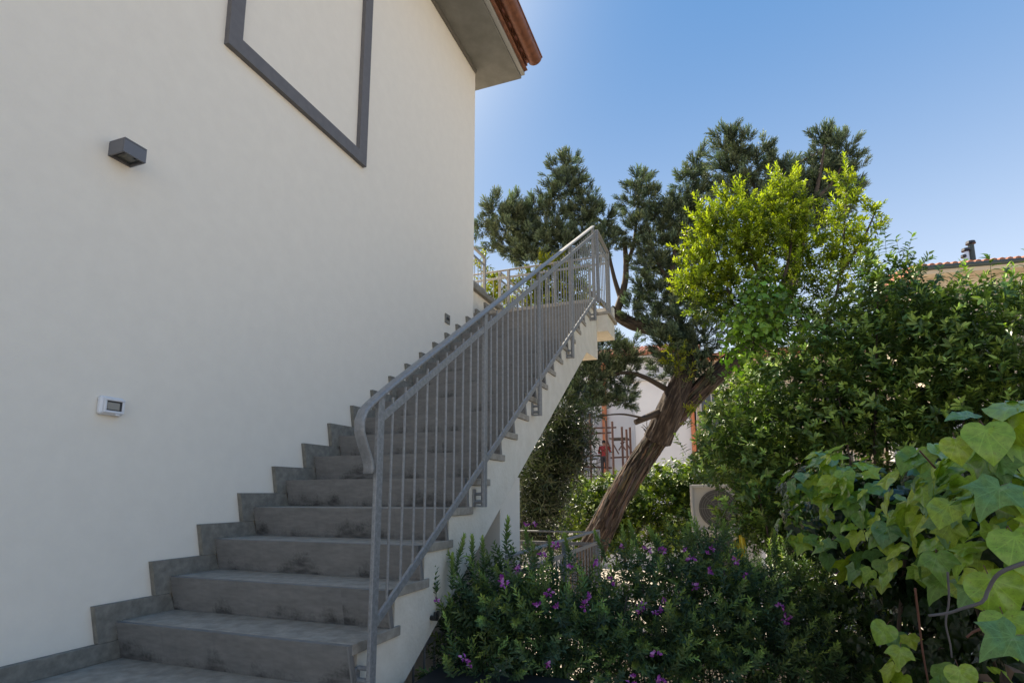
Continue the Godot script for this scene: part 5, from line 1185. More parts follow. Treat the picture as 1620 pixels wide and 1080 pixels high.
# ---------------------------------------------------------------- low hedge, hanging shrub and small greens further off
func make_greens():
	var h := thing("clipped_hedge", "low rounded hedge with sunlit yellow-green top behind the leaning trunk", "hedge")
	var clumps := [[Vector3(1.647, 0.974, -10.898), 0.273], [Vector3(1.586, 0.991, -11.601), 0.310], [Vector3(1.979, 1.071, -11.094), 0.328], [Vector3(1.938, 1.095, -11.841), 0.268], [Vector3(2.336, 1.073, -11.048), 0.233], [Vector3(2.320, 1.096, -11.739), 0.243], [Vector3(2.641, 1.130, -11.227), 0.259], [Vector3(2.643, 1.149, -11.753), 0.313], [Vector3(0.012, 0.806, -10.727), 0.280], [Vector3(-0.138, 0.811, -11.352), 0.278], [Vector3(0.420, 0.793, -10.916), 0.309], [Vector3(0.307, 0.797, -11.487), 0.297], [Vector3(0.847, 0.698, -10.964), 0.272], [Vector3(0.747, 0.697, -11.591), 0.335], [Vector3(1.087, 0.823, -10.790), 0.320], [Vector3(0.977, 0.831, -11.582), 0.354], [Vector3(1.340, 0.846, -11.050), 0.252], [Vector3(1.295, 0.850, -11.448), 0.337], [Vector3(1.675, 0.762, -11.137), 0.249], [Vector3(1.636, 0.764, -11.611), 0.306], [Vector3(2.016, 0.826, -11.165), 0.341], [Vector3(1.997, 0.830, -11.544), 0.324], [Vector3(2.507, 0.800, -11.166), 0.287], [Vector3(2.502, 0.805, -11.844), 0.342], [Vector3(-0.474, 0.558, -10.501), 0.344], [Vector3(-0.715, 0.546, -11.329), 0.287], [Vector3(-0.105, 0.572, -10.637), 0.285], [Vector3(-0.281, 0.563, -11.333), 0.305], [Vector3(0.256, 0.566, -10.880), 0.354], [Vector3(0.154, 0.560, -11.352), 0.318], [Vector3(0.635, 0.444, -10.841), 0.276], [Vector3(0.547, 0.432, -11.330), 0.326], [Vector3(1.047, 0.559, -10.761), 0.287], [Vector3(0.944, 0.548, -11.484), 0.306], [Vector3(1.192, 0.477, -10.773), 0.299], [Vector3(1.113, 0.464, -11.384), 0.289], [Vector3(1.674, 0.527, -11.065), 0.308], [Vector3(1.623, 0.517, -11.680), 0.277], [Vector3(2.021, 0.455, -10.979), 0.316], [Vector3(1.985, 0.439, -11.679), 0.261], [Vector3(2.267, 0.558, -10.978), 0.278], [Vector3(2.247, 0.549, -11.632), 0.269], [Vector3(2.607, 0.578, -11.193), 0.298], [Vector3(2.608, 0.571, -11.768), 0.296], [Vector3(-0.326, 0.135, -10.546), 0.240], [Vector3(-0.529, 0.095, -11.280), 0.376], [Vector3(0.138, 0.229, -10.753), 0.314], [Vector3(-0.003, 0.201, -11.371), 0.249], [Vector3(0.446, 0.273, -10.672), 0.311], [Vector3(0.301, 0.243, -11.390), 0.343], [Vector3(0.809, 0.195, -10.873), 0.315], [Vector3(0.726, 0.171, -11.378), 0.336], [Vector3(1.065, 0.246, -10.867), 0.259], [Vector3(1.001, 0.226, -11.325), 0.259], [Vector3(1.502, 0.226, -10.719), 0.250], [Vector3(1.412, 0.186, -11.608), 0.321], [Vector3(1.669, 0.127, -10.735), 0.292], [Vector3(1.594, 0.079, -11.615), 0.253], [Vector3(1.981, 0.091, -10.965), 0.258], [Vector3(1.942, 0.051, -11.662), 0.274], [Vector3(2.388, 0.265, -10.882), 0.249], [Vector3(2.372, 0.230, -11.732), 0.323], [Vector3(2.747, 0.196, -11.153), 0.312], [Vector3(2.753, 0.175, -11.588), 0.287], [Vector3(-0.052, -0.044, -10.640), 0.328], [Vector3(-0.209, -0.089, -11.272), 0.287], [Vector3(0.319, -0.129, -10.632), 0.326], [Vector3(0.220, -0.166, -11.096), 0.345], [Vector3(0.667, -0.047, -10.580), 0.335], [Vector3(0.556, -0.091, -11.188), 0.336], [Vector3(0.854, -0.117, -10.655), 0.242], [Vector3(0.767, -0.159, -11.192), 0.320], [Vector3(1.331, -0.144, -10.656), 0.293], [Vector3(1.249, -0.200, -11.352), 0.270], [Vector3(1.626, -0.045, -10.760), 0.288], [Vector3(1.568, -0.090, -11.402), 0.236], [Vector3(1.889, -0.017, -10.803), 0.234], [Vector3(1.834, -0.075, -11.649), 0.289], [Vector3(2.276, -0.028, -10.853), 0.230], [Vector3(2.252, -0.085, -11.681), 0.237], [Vector3(2.472, -0.058, -10.805), 0.296], [Vector3(2.463, -0.117, -11.628), 0.277]]
	var b := Color(0.05, 0.095, 0.02)
	var tp := Color(0.33, 0.42, 0.045)
	var ms := [shoot(0.14, 12, 0.07, 0.036, b, tp, 1.3, 0.2, 3, 0.2), shoot(0.12, 10, 0.075, 0.04, b, tp * 0.8, 1.4, 0.2, 3, 0.2)]
	foliage(h, "foliage", ms, M.far_leaf, scatter(clumps, 24.0, 0.4, 0.7, 0.9, 1.6), 0.25, 0.08)
	limb("stem", [Vector3(0.711, -0.703, -11.229), Vector3(0.704, 0.122, -11.081), Vector3(0.795, 0.712, -11.010)], 0.03, 0.01, h, M.twig, 6, 6)

	var bt := thing("evergreen_tree", "dark green tree filling the gap right of the leaning trunk", "tree")
	var bc := [[Vector3(2.357, 1.837, -12.148), 0.305], [Vector3(2.663, 1.962, -12.239), 0.331], [Vector3(2.566, 2.339, -12.137), 0.331], [Vector3(2.872, 2.464, -12.228), 0.356], [Vector3(3.081, 2.965, -12.217), 0.356], [Vector3(2.712, 2.778, -12.113), 0.305], [Vector3(3.290, 3.467, -12.206), 0.331], [Vector3(3.499, 2.964, -12.372), 0.356], [Vector3(3.163, 2.337, -12.358), 0.356], [Vector3(2.372, 1.486, -12.215), 0.280], [Vector3(2.756, 1.522, -12.351), 0.331], [Vector3(2.443, 1.272, -12.279), 0.280], [Vector3(3.603, 3.717, -12.278), 0.280]]
	foliage(bt, "foliage", ms, M.far_leaf, scatter(bc, 30.0, 0.5, 0.6, 0.9, 1.5), 0.25, 0.08)
	limb("trunk", [Vector3(2.737, -0.814, -12.865), Vector3(2.875, 1.086, -12.581), Vector3(3.081, 2.965, -12.217)], 0.09, 0.03, bt, M.twig, 8, 7)

	var o := thing("oleander", "dark narrow-leaved shrub hanging in shade under the staircase", "shrub")
	var oc := [[Vector3(0.429, 1.690, -7.725), 0.172], [Vector3(0.319, 1.740, -8.121), 0.241], [Vector3(0.657, 1.783, -7.729), 0.222], [Vector3(0.557, 1.839, -8.128), 0.252], [Vector3(0.390, 1.550, -7.609), 0.178], [Vector3(0.233, 1.610, -8.151), 0.167], [Vector3(0.597, 1.471, -7.741), 0.158], [Vector3(0.503, 1.506, -8.105), 0.176], [Vector3(0.247, 1.281, -7.615), 0.222], [Vector3(0.118, 1.312, -8.034), 0.227], [Vector3(0.439, 1.358, -7.714), 0.168], [Vector3(0.331, 1.391, -8.102), 0.222], [Vector3(0.615, 1.318, -7.833), 0.225], [Vector3(0.501, 1.353, -8.284), 0.254], [Vector3(0.149, 1.113, -7.647), 0.159], [Vector3(0.043, 1.130, -7.979), 0.175], [Vector3(0.381, 1.201, -7.682), 0.177], [Vector3(0.268, 1.225, -8.072), 0.195], [Vector3(0.480, 1.099, -7.782), 0.236], [Vector3(0.371, 1.119, -8.185), 0.173], [Vector3(-0.039, 1.015, -7.533), 0.169], [Vector3(-0.229, 1.037, -8.078), 0.235], [Vector3(0.178, 0.901, -7.754), 0.201], [Vector3(0.068, 0.909, -8.108), 0.168], [Vector3(0.360, 0.944, -7.853), 0.181], [Vector3(0.246, 0.955, -8.253), 0.182], [Vector3(0.056, 0.768, -7.667), 0.201], [Vector3(-0.088, 0.772, -8.106), 0.250], [Vector3(0.260, 0.706, -7.759), 0.189], [Vector3(0.110, 0.705, -8.260), 0.218], [Vector3(-0.084, 0.493, -7.718), 0.204], [Vector3(-0.189, 0.484, -8.021), 0.194], [Vector3(0.233, 0.600, -7.840), 0.196], [Vector3(0.139, 0.595, -8.150), 0.178], [Vector3(0.057, 0.402, -7.803), 0.201], [Vector3(-0.066, 0.387, -8.181), 0.218], [Vector3(-0.050, 0.151, -7.846), 0.165], [Vector3(-0.188, 0.122, -8.255), 0.249], [Vector3(0.107, 0.110, -7.932), 0.237], [Vector3(0.032, 0.092, -8.171), 0.218]]
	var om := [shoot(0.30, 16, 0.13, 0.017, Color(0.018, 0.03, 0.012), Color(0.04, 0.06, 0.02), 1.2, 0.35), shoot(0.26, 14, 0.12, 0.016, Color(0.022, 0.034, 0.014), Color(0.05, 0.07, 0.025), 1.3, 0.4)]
	foliage(o, "foliage", om, M.hedge, scatter(oc, 46.0, 0.6, -0.5, 0.8, 1.3), 0.25, 0.08)
	limb("stem", [Vector3(-0.167, -0.734, -8.206), Vector3(-0.005, 0.534, -8.042), Vector3(0.248, 1.893, -7.896)], 0.04, 0.015, o, M.twig, 8, 6)

	var y := thing("yellow_shrub", "yellow-green shrub glowing through the bars of the top landing railing", "shrub")
	var yc := [[Vector3(0.034, 4.056, -8.192), 0.179], [Vector3(0.183, 4.203, -8.221), 0.159], [Vector3(0.265, 4.006, -8.286), 0.219], [Vector3(0.048, 3.810, -8.240), 0.219], [Vector3(0.346, 3.809, -8.351), 0.219], [Vector3(-0.083, 3.663, -8.218), 0.199], [Vector3(0.192, 3.564, -8.337), 0.239], [Vector3(0.501, 4.055, -8.365), 0.179], [Vector3(0.577, 3.760, -8.445), 0.199], [Vector3(0.466, 3.465, -8.456), 0.219], [Vector3(-0.205, 3.958, -8.120), 0.139], [Vector3(-0.316, 3.664, -8.131), 0.179], [Vector3(-0.712, 4.058, -7.915), 0.139], [Vector3(-0.662, 3.812, -7.977), 0.159], [Vector3(-0.783, 3.665, -7.958), 0.139], [Vector3(-0.543, 3.763, -8.029), 0.139], [Vector3(-0.744, 4.304, -7.859), 0.080]]
	var ym := [shoot(0.20, 14, 0.07, 0.024, Color(0.16, 0.19, 0.014), Color(0.46, 0.44, 0.03), 1.0, 0.15), shoot(0.16, 12, 0.075, 0.026, Color(0.13, 0.17, 0.014), Color(0.38, 0.40, 0.03), 1.1, 0.15)]
	foliage(y, "foliage", ym, M.laurel, scatter(yc, 60.0, 0.6, 0.7, 0.8, 1.3), 0.2, 0.08)
	limb("stem", [Vector3(0.028, 1.311, -8.782), Vector3(0.100, 2.503, -8.598), Vector3(0.175, 3.761, -8.296)], 0.03, 0.012, y, M.twig, 8, 6)

	# young shoots sprouting by the juniper trunk
	var w := thing("young_shoots", "small bright green shoots sprouting beside the leaning juniper trunk", "plant")
	var wc := [[Vector3(1.989, 2.917, -8.686), 0.095], [Vector3(2.043, 2.776, -8.731), 0.114], [Vector3(1.919, 2.635, -8.709), 0.114], [Vector3(2.074, 2.541, -8.783), 0.114], [Vector3(1.994, 2.400, -8.779), 0.095], [Vector3(2.215, 1.930, -8.944), 0.095], [Vector3(2.295, 2.071, -8.949), 0.076], [Vector3(2.164, 1.818, -8.945), 0.076], [Vector3(2.346, 1.883, -9.001), 0.086]]
	foliage(w, "foliage", ym, M.laurel, scatter(wc, 40.0, 0.6, 0.9, 0.6, 1.0), 0.2, 0.08)
	limb("stem", [Vector3(2.016, 1.938, -8.922), Vector3(2.021, 2.400, -8.789), Vector3(2.025, 2.917, -8.699)], 0.012, 0.004, w, M.twig, 8, 5)

	# bright yellow drooping plant seen past the shrub
	var e := thing("yellow_plant", "bright yellow strappy clump just behind the purple-flowered shrub", "plant")
	var g := Geo.new()
	for k in 20:
		var a := rng.randf() * TAU
		var r := rng.randf() * 0.03
		var p := Vector3(cos(a) * r, 0.0, sin(a) * r)
		var q := p + Vector3(cos(a) * 0.025, rng.randf_range(0.26, 0.34), sin(a) * 0.025)
		var q2 := q + Vector3(cos(a) * 0.022, -rng.randf_range(0.08, 0.2), sin(a) * 0.022)
		var sd := Vector3(-sin(a), 0, cos(a)) * 0.009
		g.col = vary(Color(0.62, 0.47, 0.03), 0.3)
		g.quad(p - sd, p + sd, q + sd, q - sd)
		g.quad(q - sd, q + sd, q2 + sd * 0.3, q2 - sd * 0.3)
	part("blades", g.mesh(), M.laurel, e, Vector3(2.656, 0.083, -5.109) + Vector3(0, -0.05, 0)).set_meta("kind", "stuff")

# ---------------------------------------------------------------- garden things
func make_garden():
	var a := thing("air_conditioner", "tall beige twin-fan air conditioner unit half hidden by the hedge", "air conditioner")
	var o := Vector3(2.06, -0.55, -9.3)
	var turn := Basis(Vector3.UP, 0.0)
	var W := 0.95
	var H := 1.39
	var g := Geo.new()
	g.box(o + Vector3(W * 0.5, H * 0.5, -0.19), Vector3(W, H, 0.34), 0.012)
	part("casing", g.mesh(), M.ac, a)
	g = Geo.new()
	for s in [[0.018, H * 0.5, 0.036, H], [W - 0.018, H * 0.5, 0.036, H]]:
		g.box(o + Vector3(s[0], s[1], 0.0), Vector3(s[2], s[3], 0.05), 0.006)
	for yy in [0.02, 0.69, H - 0.025]:
		g.box(o + Vector3(W * 0.5, yy, -0.001), Vector3(W - 0.074, 0.05 if yy != 0.69 else 0.07, 0.046), 0.006)
	part("frame", g.mesh(), M.ac, a)
	for yy in [0.35, 1.03]:
		g = Geo.new()
		g.tube([o + Vector3(0.40, yy, -0.03), o + Vector3(0.40, yy, -0.012)], [0.285, 0.285], 32)
		var fan = part("fan", g.mesh(), M.ac_dark, a)
		g = Geo.new()
		for k in range(1, 9):
			var r := k * 0.034
			for j in 28:
				var a0 := TAU * j / 28.0
				var a1 := TAU * (j + 1) / 28.0
				var p0 := o + Vector3(0.40 + cos(a0) * r, yy + sin(a0) * r, 0.0)
				var p1 := o + Vector3(0.40 + cos(a1) * r, yy + sin(a1) * r, 0.0)
				g.bar(p0, p1, 0.005, 0.005, Vector3(0, 0, 1))
		for j in 8:
			var a0 := TAU * j / 8.0
			g.bar(o + Vector3(0.40, yy, 0.004), o + Vector3(0.40 + cos(a0) * 0.28, yy + sin(a0) * 0.28, 0.004), 0.006, 0.006, Vector3(0, 0, 1))
		part("grille", g.mesh(), M.grille, fan)
	g = Geo.new()
	for k in 4:
		g.box(o + Vector3(0.095 + k * 0.018, 0.69, 0.024), Vector3(0.012, 0.016, 0.003), 0.0)
	part("badge", g.mesh(), M.ac_dark, a)
	g = Geo.new()
	g.box(o + Vector3(W * 0.5, -0.2, -0.19), Vector3(W - 0.1, 0.4, 0.3), 0.01)
	part("base", g.mesh(), M.far_wall, a)

	# white lattice panel far behind the well
	var l := thing("lattice_fence", "pale diagonal lattice panel glimpsed behind the oleander", "fence")
	var c: Vector3 = Vector3(-0.761, 0.296, -11.804)
	var fr := [[Vector3(-0.55, -0.75, 0), Vector3(0.55, -0.75, 0)], [Vector3(-0.55, 0.32, 0), Vector3(0.55, 0.32, 0)], [Vector3(-0.55, -0.1, 0.0), Vector3(0.55, -0.1, 0.0)], [Vector3(-0.55, -0.75, 0), Vector3(-0.55, 0.32, 0)], [Vector3(0.55, -0.75, 0), Vector3(0.55, 0.32, 0)]]
	for f in fr:
		g = Geo.new()
		g.bar(c + f[0], c + f[1], 0.05, 0.05, Vector3(0, 0, 1))
		part("rail", g.mesh(), M.lattice, l)
	for k in 5:
		g = Geo.new()
		g.bar(c + Vector3(-0.5 + k * 0.2, -0.08, 0.012), c + Vector3(-0.1 + k * 0.2, 0.3, 0.012), 0.03, 0.012, Vector3(0, 0, 1))
		part("slat", g.mesh(), M.lattice, l)
		g = Geo.new()
		g.bar(c + Vector3(-0.1 + k * 0.2, -0.08, -0.012), c + Vector3(-0.5 + k * 0.2, 0.3, -0.012), 0.03, 0.012, Vector3(0, 0, 1))
		part("slat", g.mesh(), M.lattice, l)
	var wl := thing("garden_wall", "low pale wall in the sun behind the lattice panel", "wall")
	g = Geo.new()
	g.box(Vector3(-1.2, -0.35, -13.8), Vector3(9.0, 1.2, 0.25), 0.01)
	part("wall", g.mesh(), M.far_wall, wl)
	var wr := thing("boundary_wall", "pale sunlit wall showing in the gaps low in the evergreen hedge", "wall")
	g = Geo.new()
	g.box(Vector3(8.2, 0.35, -9.0), Vector3(7.0, 2.6, 0.25), 0.01)
	part("wall", g.mesh(), M.far_wall, wr)

# ---------------------------------------------------------------- far buildings
func tile_row(parent: Node, a: Vector3, b: Vector3, back: Vector3, gap: float, r: float, single: bool):
	var d := b - a
	var n := int(d.length() / gap)
	var g := Geo.new()
	g.tube([Vector3.ZERO, back], [r, r * 0.85], 8)
	var m := g.mesh()
	for k in n:
		part("roof_tile", m, M.tile, parent, a + d * ((k + 0.5) / n))

func window_part(parent: Node, at: Vector3, w: float, h: float, n: Vector3):
	var g := Geo.new()
	var x := n.cross(Vector3.UP)
	var bs := Basis(x, Vector3.UP, n)
	for s in [-1, 1]:
		g.box(at + x * s * w * 0.5, Vector3(0.08, h + 0.08, 0.1), 0.0, bs)
		g.box(at + Vector3.UP * s * h * 0.5, Vector3(w - 0.08, 0.08, 0.096), 0.0, bs)
	g.box(at, Vector3(0.05, h - 0.08, 0.06), 0.0, bs)
	var o = part("window", g.mesh(), M.frame_pale, parent)
	g = Geo.new()
	g.box(at - n * 0.02, Vector3(w - 0.06, h - 0.06, 0.03), 0.0, bs)
	part("pane", g.mesh(), M.window, o)

func make_far():
	var A := thing("white_building", "white building with orange tiled eave far behind the trees", "building")
	var g := Geo.new()
	g.box(Vector3(-5.0, 3.2, -35.0), Vector3(12.4, 9.6, 8.0), 0.0)
	part("wall", g.mesh(), M.far_wall, A)
	g = Geo.new()
	g.prism(PackedVector2Array([Vector2(0.6, 0.0), Vector2(-4.0, 1.5), Vector2(-8.6, 0.0)]), Vector3(-11.6, 8.05, -31.0), Vector3(0, 0, 1), Vector3(0, 1, 0), Vector3(13.2, 0, 0))
	var roof = part("roof", g.mesh(), M.tile, A)
	tile_row(roof, Vector3(-8.0, 8.12, -30.38), Vector3(1.5, 8.12, -30.38), Vector3(0, 1.48, -4.6), 0.24, 0.11, true)
	g = Geo.new()
	g.box(Vector3(-5.0, 7.95, -30.75), Vector3(12.8, 0.1, 0.5), 0.0)
	part("eave", g.mesh(), M.frame_pale, A)
	window_part(A, Vector3(-5.306, 2.136, -30.334), 1.5, 1.2, Vector3(0, 0, 1))
	window_part(A, Vector3(-4.432, 4.368, -30.264), 1.0, 1.5, Vector3(0, 0, 1))
	g = Geo.new()
	var dp: Vector3 = Vector3(-3.447, 5.433, -30.333)
	g.tube([Vector3(dp.x, -0.9, -30.85), Vector3(dp.x, 7.9, -30.85)], [0.14, 0.14], 10)
	part("downpipe", g.mesh(), M.pipe, A)
	g = Geo.new()
	var pl: Vector3 = Vector3(-4.337, 2.743, -30.586)
	g.box(Vector3(pl.x, 0.6, -30.85), Vector3(0.8, 4.0, 0.3), 0.0)
	part("pilaster", g.mesh(), M.far_wall, A)

	var B := thing("white_annex", "white projecting wing of the far building, left face in sun", "building")
	var bc: Vector3 = Vector3(-1.478, 3.204, -28.970)
	var be: Vector3 = Vector3(1.162, 3.197, -29.951)
	g = Geo.new()
	g.box(Vector3((bc.x + be.x) * 0.5 + 0.1, 2.6, -29.6), Vector3(be.x - bc.x + 0.1, 7.1, 2.8), 0.0)
	part("wall", g.mesh(), M.far_wall, B)
	g = Geo.new()
	g.tube([Vector3(be.x + 0.12, -0.9, -28.1), Vector3(be.x + 0.12, 6.0, -28.1)], [0.1, 0.1], 10)
	part("downpipe", g.mesh(), M.pipe, B)
	g = Geo.new()
	g.box(Vector3((bc.x + be.x) * 0.5 + 0.1, 6.22, -29.6), Vector3(be.x - bc.x + 0.3, 0.14, 3.0), 0.0)
	part("roof_slab", g.mesh(), M.frame_pale, B)
	window_part(B, Vector3(bc.x - 0.02, 3.4, -29.4), 0.9, 1.2, Vector3(-1, 0, 0))
	var C := thing("cream_building", "cream building with shuttered windows at the right of the white wing", "building")
	g = Geo.new()
	g.box(Vector3(be.x + 5.3, 3.0, -31.5), Vector3(10.0, 8.0, 6.0), 0.0)
	part("wall", g.mesh(), M.cream_wall, C)
	for k in 3:
		for j in 2:
			window_part(C, Vector3(be.x + 1.0 + k * 2.6, 1.6 + j * 3.0, -28.49), 1.0, 1.6, Vector3(0, 0, 1))
	g = Geo.new()
	g.box(Vector3(be.x + 5.3, 7.1, -31.3), Vector3(10.6, 0.2, 7.0), 0.0)
	part("roof", g.mesh(), M.tile, C)

	# scaffold
	var s := thing("scaffold", "rusty tube scaffold with plank deck in front of the white building", "scaffold")
	var zf := -27.2
	var ground := -0.95
	for px in [[-4.421, 0.171, 3.514], [-3.918, -0.133, 4.198], [-3.534, -0.354, 4.601], [-2.706, -0.156, 4.194], [-2.322, 0.283, 4.069], [-1.996, -0.465, 3.881], [-1.701, 0.052, 3.694], [-1.583, -0.275, 3.818]]:
		g = Geo.new()
		g.tube([Vector3(px[0], ground, zf + px[1]), Vector3(px[0], px[2], zf + px[1])], [0.055, 0.055], 6)
		part("standard", g.mesh(), M.rust, s)
	for e in [[Vector3(-4.380, 3.888, -27.665), Vector3(-2.395, 3.945, -28.392)], [Vector3(-4.398, 3.577, -27.713), Vector3(-2.617, 3.696, -28.353)], [Vector3(-3.864, 4.104, -27.819), Vector3(-3.480, 4.103, -27.961)], [Vector3(-3.959, 2.517, -28.063), Vector3(-3.157, 2.578, -28.350)], [Vector3(-4.694, 2.582, -27.779), Vector3(-3.811, 2.517, -28.118)], [Vector3(-4.578, 2.052, -27.916), Vector3(-2.721, 1.954, -28.622)], [Vector3(-2.751, 2.452, -28.523), Vector3(-1.624, 2.511, -28.931)]]:
		g = Geo.new()
		g.tube([e[0], e[1]], [0.045, 0.045], 6)
		part("ledger", g.mesh(), M.rust, s)
	for e in [[Vector3(-3.933, 2.953, -27.996), Vector3(-3.437, 3.823, -28.026)], [Vector3(-3.490, 2.952, -28.161), Vector3(-3.792, 3.824, -27.895)], [Vector3(-2.725, 2.888, -28.456), Vector3(-2.924, 3.511, -28.272)], [Vector3(-2.355, 2.638, -28.637), Vector3(-2.643, 3.261, -28.420)], [Vector3(-2.019, 2.824, -28.729), Vector3(-2.233, 3.198, -28.584)], [Vector3(-1.731, 2.698, -28.858), Vector3(-1.993, 3.259, -28.662)], [Vector3(-2.344, 2.824, -28.608), Vector3(-2.052, 3.259, -28.640)]]:
		g = Geo.new()
		g.tube([e[0], e[1]], [0.035, 0.035], 6)
		part("brace", g.mesh(), M.rust, s)
	for k in 5:
		g = Geo.new()
		var pa: Vector3 = Vector3(-2.691, 3.448, -28.370)
		var pb: Vector3 = Vector3(-1.813, 3.290, -28.723)
		g.box((pa + pb) * 0.5 + Vector3(0, 0, -0.5 + k * 0.26), Vector3(pb.x - pa.x, 0.05, 0.24), 0.0)
		part("plank", g.mesh(), M.plank, s)
	g = Geo.new()
	var fa: Vector3 = Vector3(-3.099, 1.582, -28.548)
	g.box(fa + Vector3(0.2, -0.04, 0.1), Vector3(1.8, 0.06, 0.9), 0.0)
	part("plank", g.mesh(), M.plank, s)

	make_person(fa + Vector3(0.05, -0.01, 0.15))

	# house behind the hedge on the right
	var D := thing("cream_house", "cream house with long tiled eave above the evergreen hedge", "house")
	var p0: Vector3 = Vector3(8.193, 7.394, -19.602)
	var p1: Vector3 = Vector3(11.097, 7.399, -19.954)
	p0.y = 7.4; p1.y = 7.4
	var u := (p1 - p0).normalized()
	var nb := u.cross(Vector3.UP).normalized()
	if nb.z > 0: nb = -nb
	var a := p0 + u * 0.1
	var b := p1 + u * 6.0
	var len := a.distance_to(b)
	g = Geo.new()
	var bs := Basis(u, Vector3.UP, u.cross(Vector3.UP))
	g.box((a + b) * 0.5 + nb * 1.9 + Vector3(0, -4.3, 0), Vector3(len - 0.6, 8.1, 3.0), 0.0, bs)
	part("wall", g.mesh(), M.cream_wall, D)
	g = Geo.new()
	g.bar(a + nb * 0.2 + Vector3(0, -0.17, 0), b + nb * 0.2 + Vector3(0, -0.17, 0), 0.14, 0.5, Vector3.UP)
	part("eave", g.mesh(), M.cream_wall, D)
	g = Geo.new()
	g.tube([a + Vector3(0, -0.05, 0) - nb * 0.06, b + Vector3(0, -0.05, 0) - nb * 0.06], [0.075, 0.075], 10)
	part("gutter", g.mesh(), M.gutter_dark, D)
	g = Geo.new()
	g.prism(PackedVector2Array([Vector2(0, 0), Vector2(1.9, 0.45), Vector2(3.8, 0), Vector2(3.8, -0.1), Vector2(0, -0.1)]), a, nb, Vector3.UP, b - a)
	var rf = part("roof", g.mesh(), M.tile, D)
	tile_row(rf, a + Vector3(0, 0.03, 0), b + Vector3(0, 0.03, 0), nb * 1.85 + Vector3(0, 0.45, 0), 0.2, 0.085, true)
	for k in 3:
		window_part(D, a + u * (2.0 + k * 3.2) + Vector3(0, -2.2, 0) + nb * 0.38, 1.0, 1.4, -nb)
	for f in [[1557.0, 0.075, 0.50], [1566.0, 0.08, 0.72], [1552.0, 0.05, 0.30]]:
		var q := p0.lerp(p1, (f[0] - 1440.0) / 180.0) + nb * 0.75
		var fl := thing("roof_flue", ["slim pale metal flue on the cream house roof", "tallest dark-capped metal flue on the cream house roof", "shortest flue pipe on the cream house roof, leftmost"][[1557.0, 1566.0, 1552.0].find(f[0])], "flue", "flues on the cream house roof")
		g = Geo.new()
		g.tube([q + Vector3(0, 0.1, 0), q + Vector3(0, 0.15 + f[2], 0)], [f[1], f[1]], 12)
		part("pipe", g.mesh(), M.flue if f[0] < 1560 else M.gutter_dark, fl)
		g = Geo.new()
		g.tube([q + Vector3(0, 0.18 + f[2], 0), q + Vector3(0, 0.26 + f[2], 0)], [f[1] * 1.7, f[1] * 1.5], 12)
		g.tube([q + Vector3(0, 0.14 + f[2], 0), q + Vector3(0, 0.19 + f[2], 0)], [f[1] * 0.5, f[1] * 0.5], 8)
		part("cap", g.mesh(), M.flue_cap, fl)
		g = Geo.new()
		g.tube([q + Vector3(0, 0.05, 0), q + Vector3(0, 0.3, 0)], [f[1] * 1.8, f[1] * 1.2], 10)
		part("collar", g.mesh(), M.tile, fl)

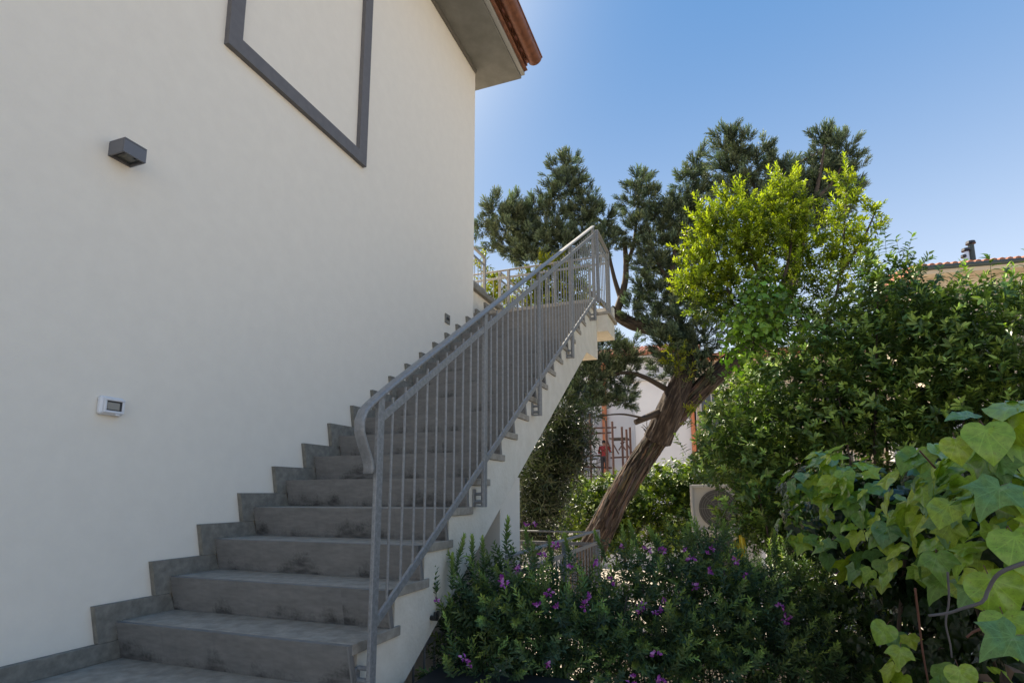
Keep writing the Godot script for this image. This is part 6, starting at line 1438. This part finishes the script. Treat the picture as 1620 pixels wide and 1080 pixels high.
# a worker seen from behind, one continuous body by surface nets
func make_person(foot: Vector3):
	var P := thing("person", "person in red shirt and dark trousers working on the scaffold", "person")
	var caps := [
		[Vector3(-0.1, 0.05, 0.02), Vector3(-0.1, 0.48, 0), 0.055, 0.07, 0], [Vector3(-0.1, 0.48, 0), Vector3(-0.09, 0.9, 0), 0.075, 0.1, 0],
		[Vector3(0.14, 0.05, 0.0), Vector3(0.12, 0.48, 0.03), 0.055, 0.07, 0], [Vector3(0.12, 0.48, 0.03), Vector3(0.09, 0.9, 0), 0.075, 0.1, 0],
		[Vector3(-0.1, 0.04, 0.0), Vector3(-0.1, 0.04, -0.16), 0.045, 0.04, 0], [Vector3(0.14, 0.04, 0.0), Vector3(0.15, 0.04, -0.16), 0.045, 0.04, 0],
		[Vector3(-0.06, 0.95, 0), Vector3(0.06, 0.95, 0), 0.125, 0.125, 0], [Vector3(0, 1.0, 0), Vector3(0, 1.3, -0.02), 0.13, 0.15, 1],
		[Vector3(-0.15, 1.4, -0.02), Vector3(0.15, 1.4, -0.02), 0.085, 0.085, 1], [Vector3(0, 1.4, -0.02), Vector3(0, 1.52, -0.03), 0.06, 0.055, 2],
		[Vector3(0, 1.6, -0.04), Vector3(0, 1.68, -0.03), 0.088, 0.095, 2],
		[Vector3(-0.2, 1.4, -0.02), Vector3(-0.27, 1.14, -0.08), 0.06, 0.048, 1], [Vector3(-0.27, 1.14, -0.08), Vector3(-0.2, 1.1, -0.32), 0.042, 0.034, 2],
		[Vector3(0.2, 1.4, -0.02), Vector3(0.3, 1.2, -0.1), 0.06, 0.048, 1], [Vector3(0.3, 1.2, -0.1), Vector3(0.24, 1.32, -0.34), 0.042, 0.034, 2]]
	var h := 0.028
	var nx := 32
	var ny := 66
	var nz := 24
	var o := Vector3(-0.45, -0.03, -0.45)
	var f := PackedFloat32Array()
	f.resize(nx * ny * nz)
	for k in nz:
		for j in ny:
			for i in nx:
				var p := o + Vector3(i, j, k) * h
				var d := 1.0
				for c in caps:
					var a: Vector3 = c[0]
					var ab: Vector3 = c[1] - a
					var t := clampf((p - a).dot(ab) / maxf(ab.length_squared(), 1e-6), 0, 1)
					var e := p.distance_to(a + ab * t) - lerpf(c[2], c[3], t)
					var m := maxf(0.04 - absf(d - e), 0.0) / 0.04
					d = minf(d, e) - m * m * 0.01
				f[i + nx * (j + ny * k)] = d
	var vid := {}
	var vs := PackedVector3Array()
	for k in nz - 1:
		for j in ny - 1:
			for i in nx - 1:
				var sum := Vector3.ZERO
				var cnt := 0
				for e in [[0, 0, 0, 1, 0, 0], [0, 1, 0, 1, 1, 0], [0, 0, 1, 1, 0, 1], [0, 1, 1, 1, 1, 1], [0, 0, 0, 0, 1, 0], [1, 0, 0, 1, 1, 0], [0, 0, 1, 0, 1, 1], [1, 0, 1, 1, 1, 1], [0, 0, 0, 0, 0, 1], [1, 0, 0, 1, 0, 1], [0, 1, 0, 0, 1, 1], [1, 1, 0, 1, 1, 1]]:
					var fa := f[i + e[0] + nx * (j + e[1] + ny * (k + e[2]))]
					var fb := f[i + e[3] + nx * (j + e[4] + ny * (k + e[5]))]
					if (fa < 0) != (fb < 0):
						sum += Vector3(i, j, k) + Vector3(e[0], e[1], e[2]).lerp(Vector3(e[3], e[4], e[5]), fa / (fa - fb))
						cnt += 1
				if cnt > 0:
					vid[i + nx * (j + ny * k)] = vs.size()
					vs.append(o + sum / cnt * h)
	var g := Geo.new()
	for k in range(1, nz - 1):
		for j in range(1, ny - 1):
			for i in range(1, nx - 1):
				var id := i + nx * (j + ny * k)
				for ax in 3:
					var st: int = [1, nx, nx * ny][ax]
					if (f[id] < 0) == (f[id + st] < 0):
						continue
					var s1: int = [nx, nx * ny, 1][ax]
					var s2: int = [nx * ny, 1, nx][ax]
					var q := [id, id - s1, id - s1 - s2, id - s2]
					if not (vid.has(q[0]) and vid.has(q[1]) and vid.has(q[2]) and vid.has(q[3])):
						continue
					var p0: Vector3 = vs[vid[q[0]]]
					var y := p0.y
					g.col = Color(0.04, 0.036, 0.04) if y < 0.98 else (Color(0.26, 0.03, 0.028) if y < 1.47 and p0.z > -0.2 else (Color(0.3, 0.17, 0.12) if y < 1.62 else Color(0.02, 0.015, 0.012)))
					g.quad(p0, vs[vid[q[1]]], vs[vid[q[2]]], vs[vid[q[3]]])
	g.smooth = true
	var m := StandardMaterial3D.new()
	m.vertex_color_use_as_albedo = true
	m.roughness = 0.85
	part("body", g.mesh(), m, P, foot)

func _ready():
	rng.seed = 20240611
	make_sky()
	make_materials()
	make_ground()
	make_house()
	make_stairs()
	make_railing()
	make_far()
	make_garden()
	make_juniper()
	make_laurel()
	make_hedge()
	make_greens()
	make_shrub()
	make_ivy()
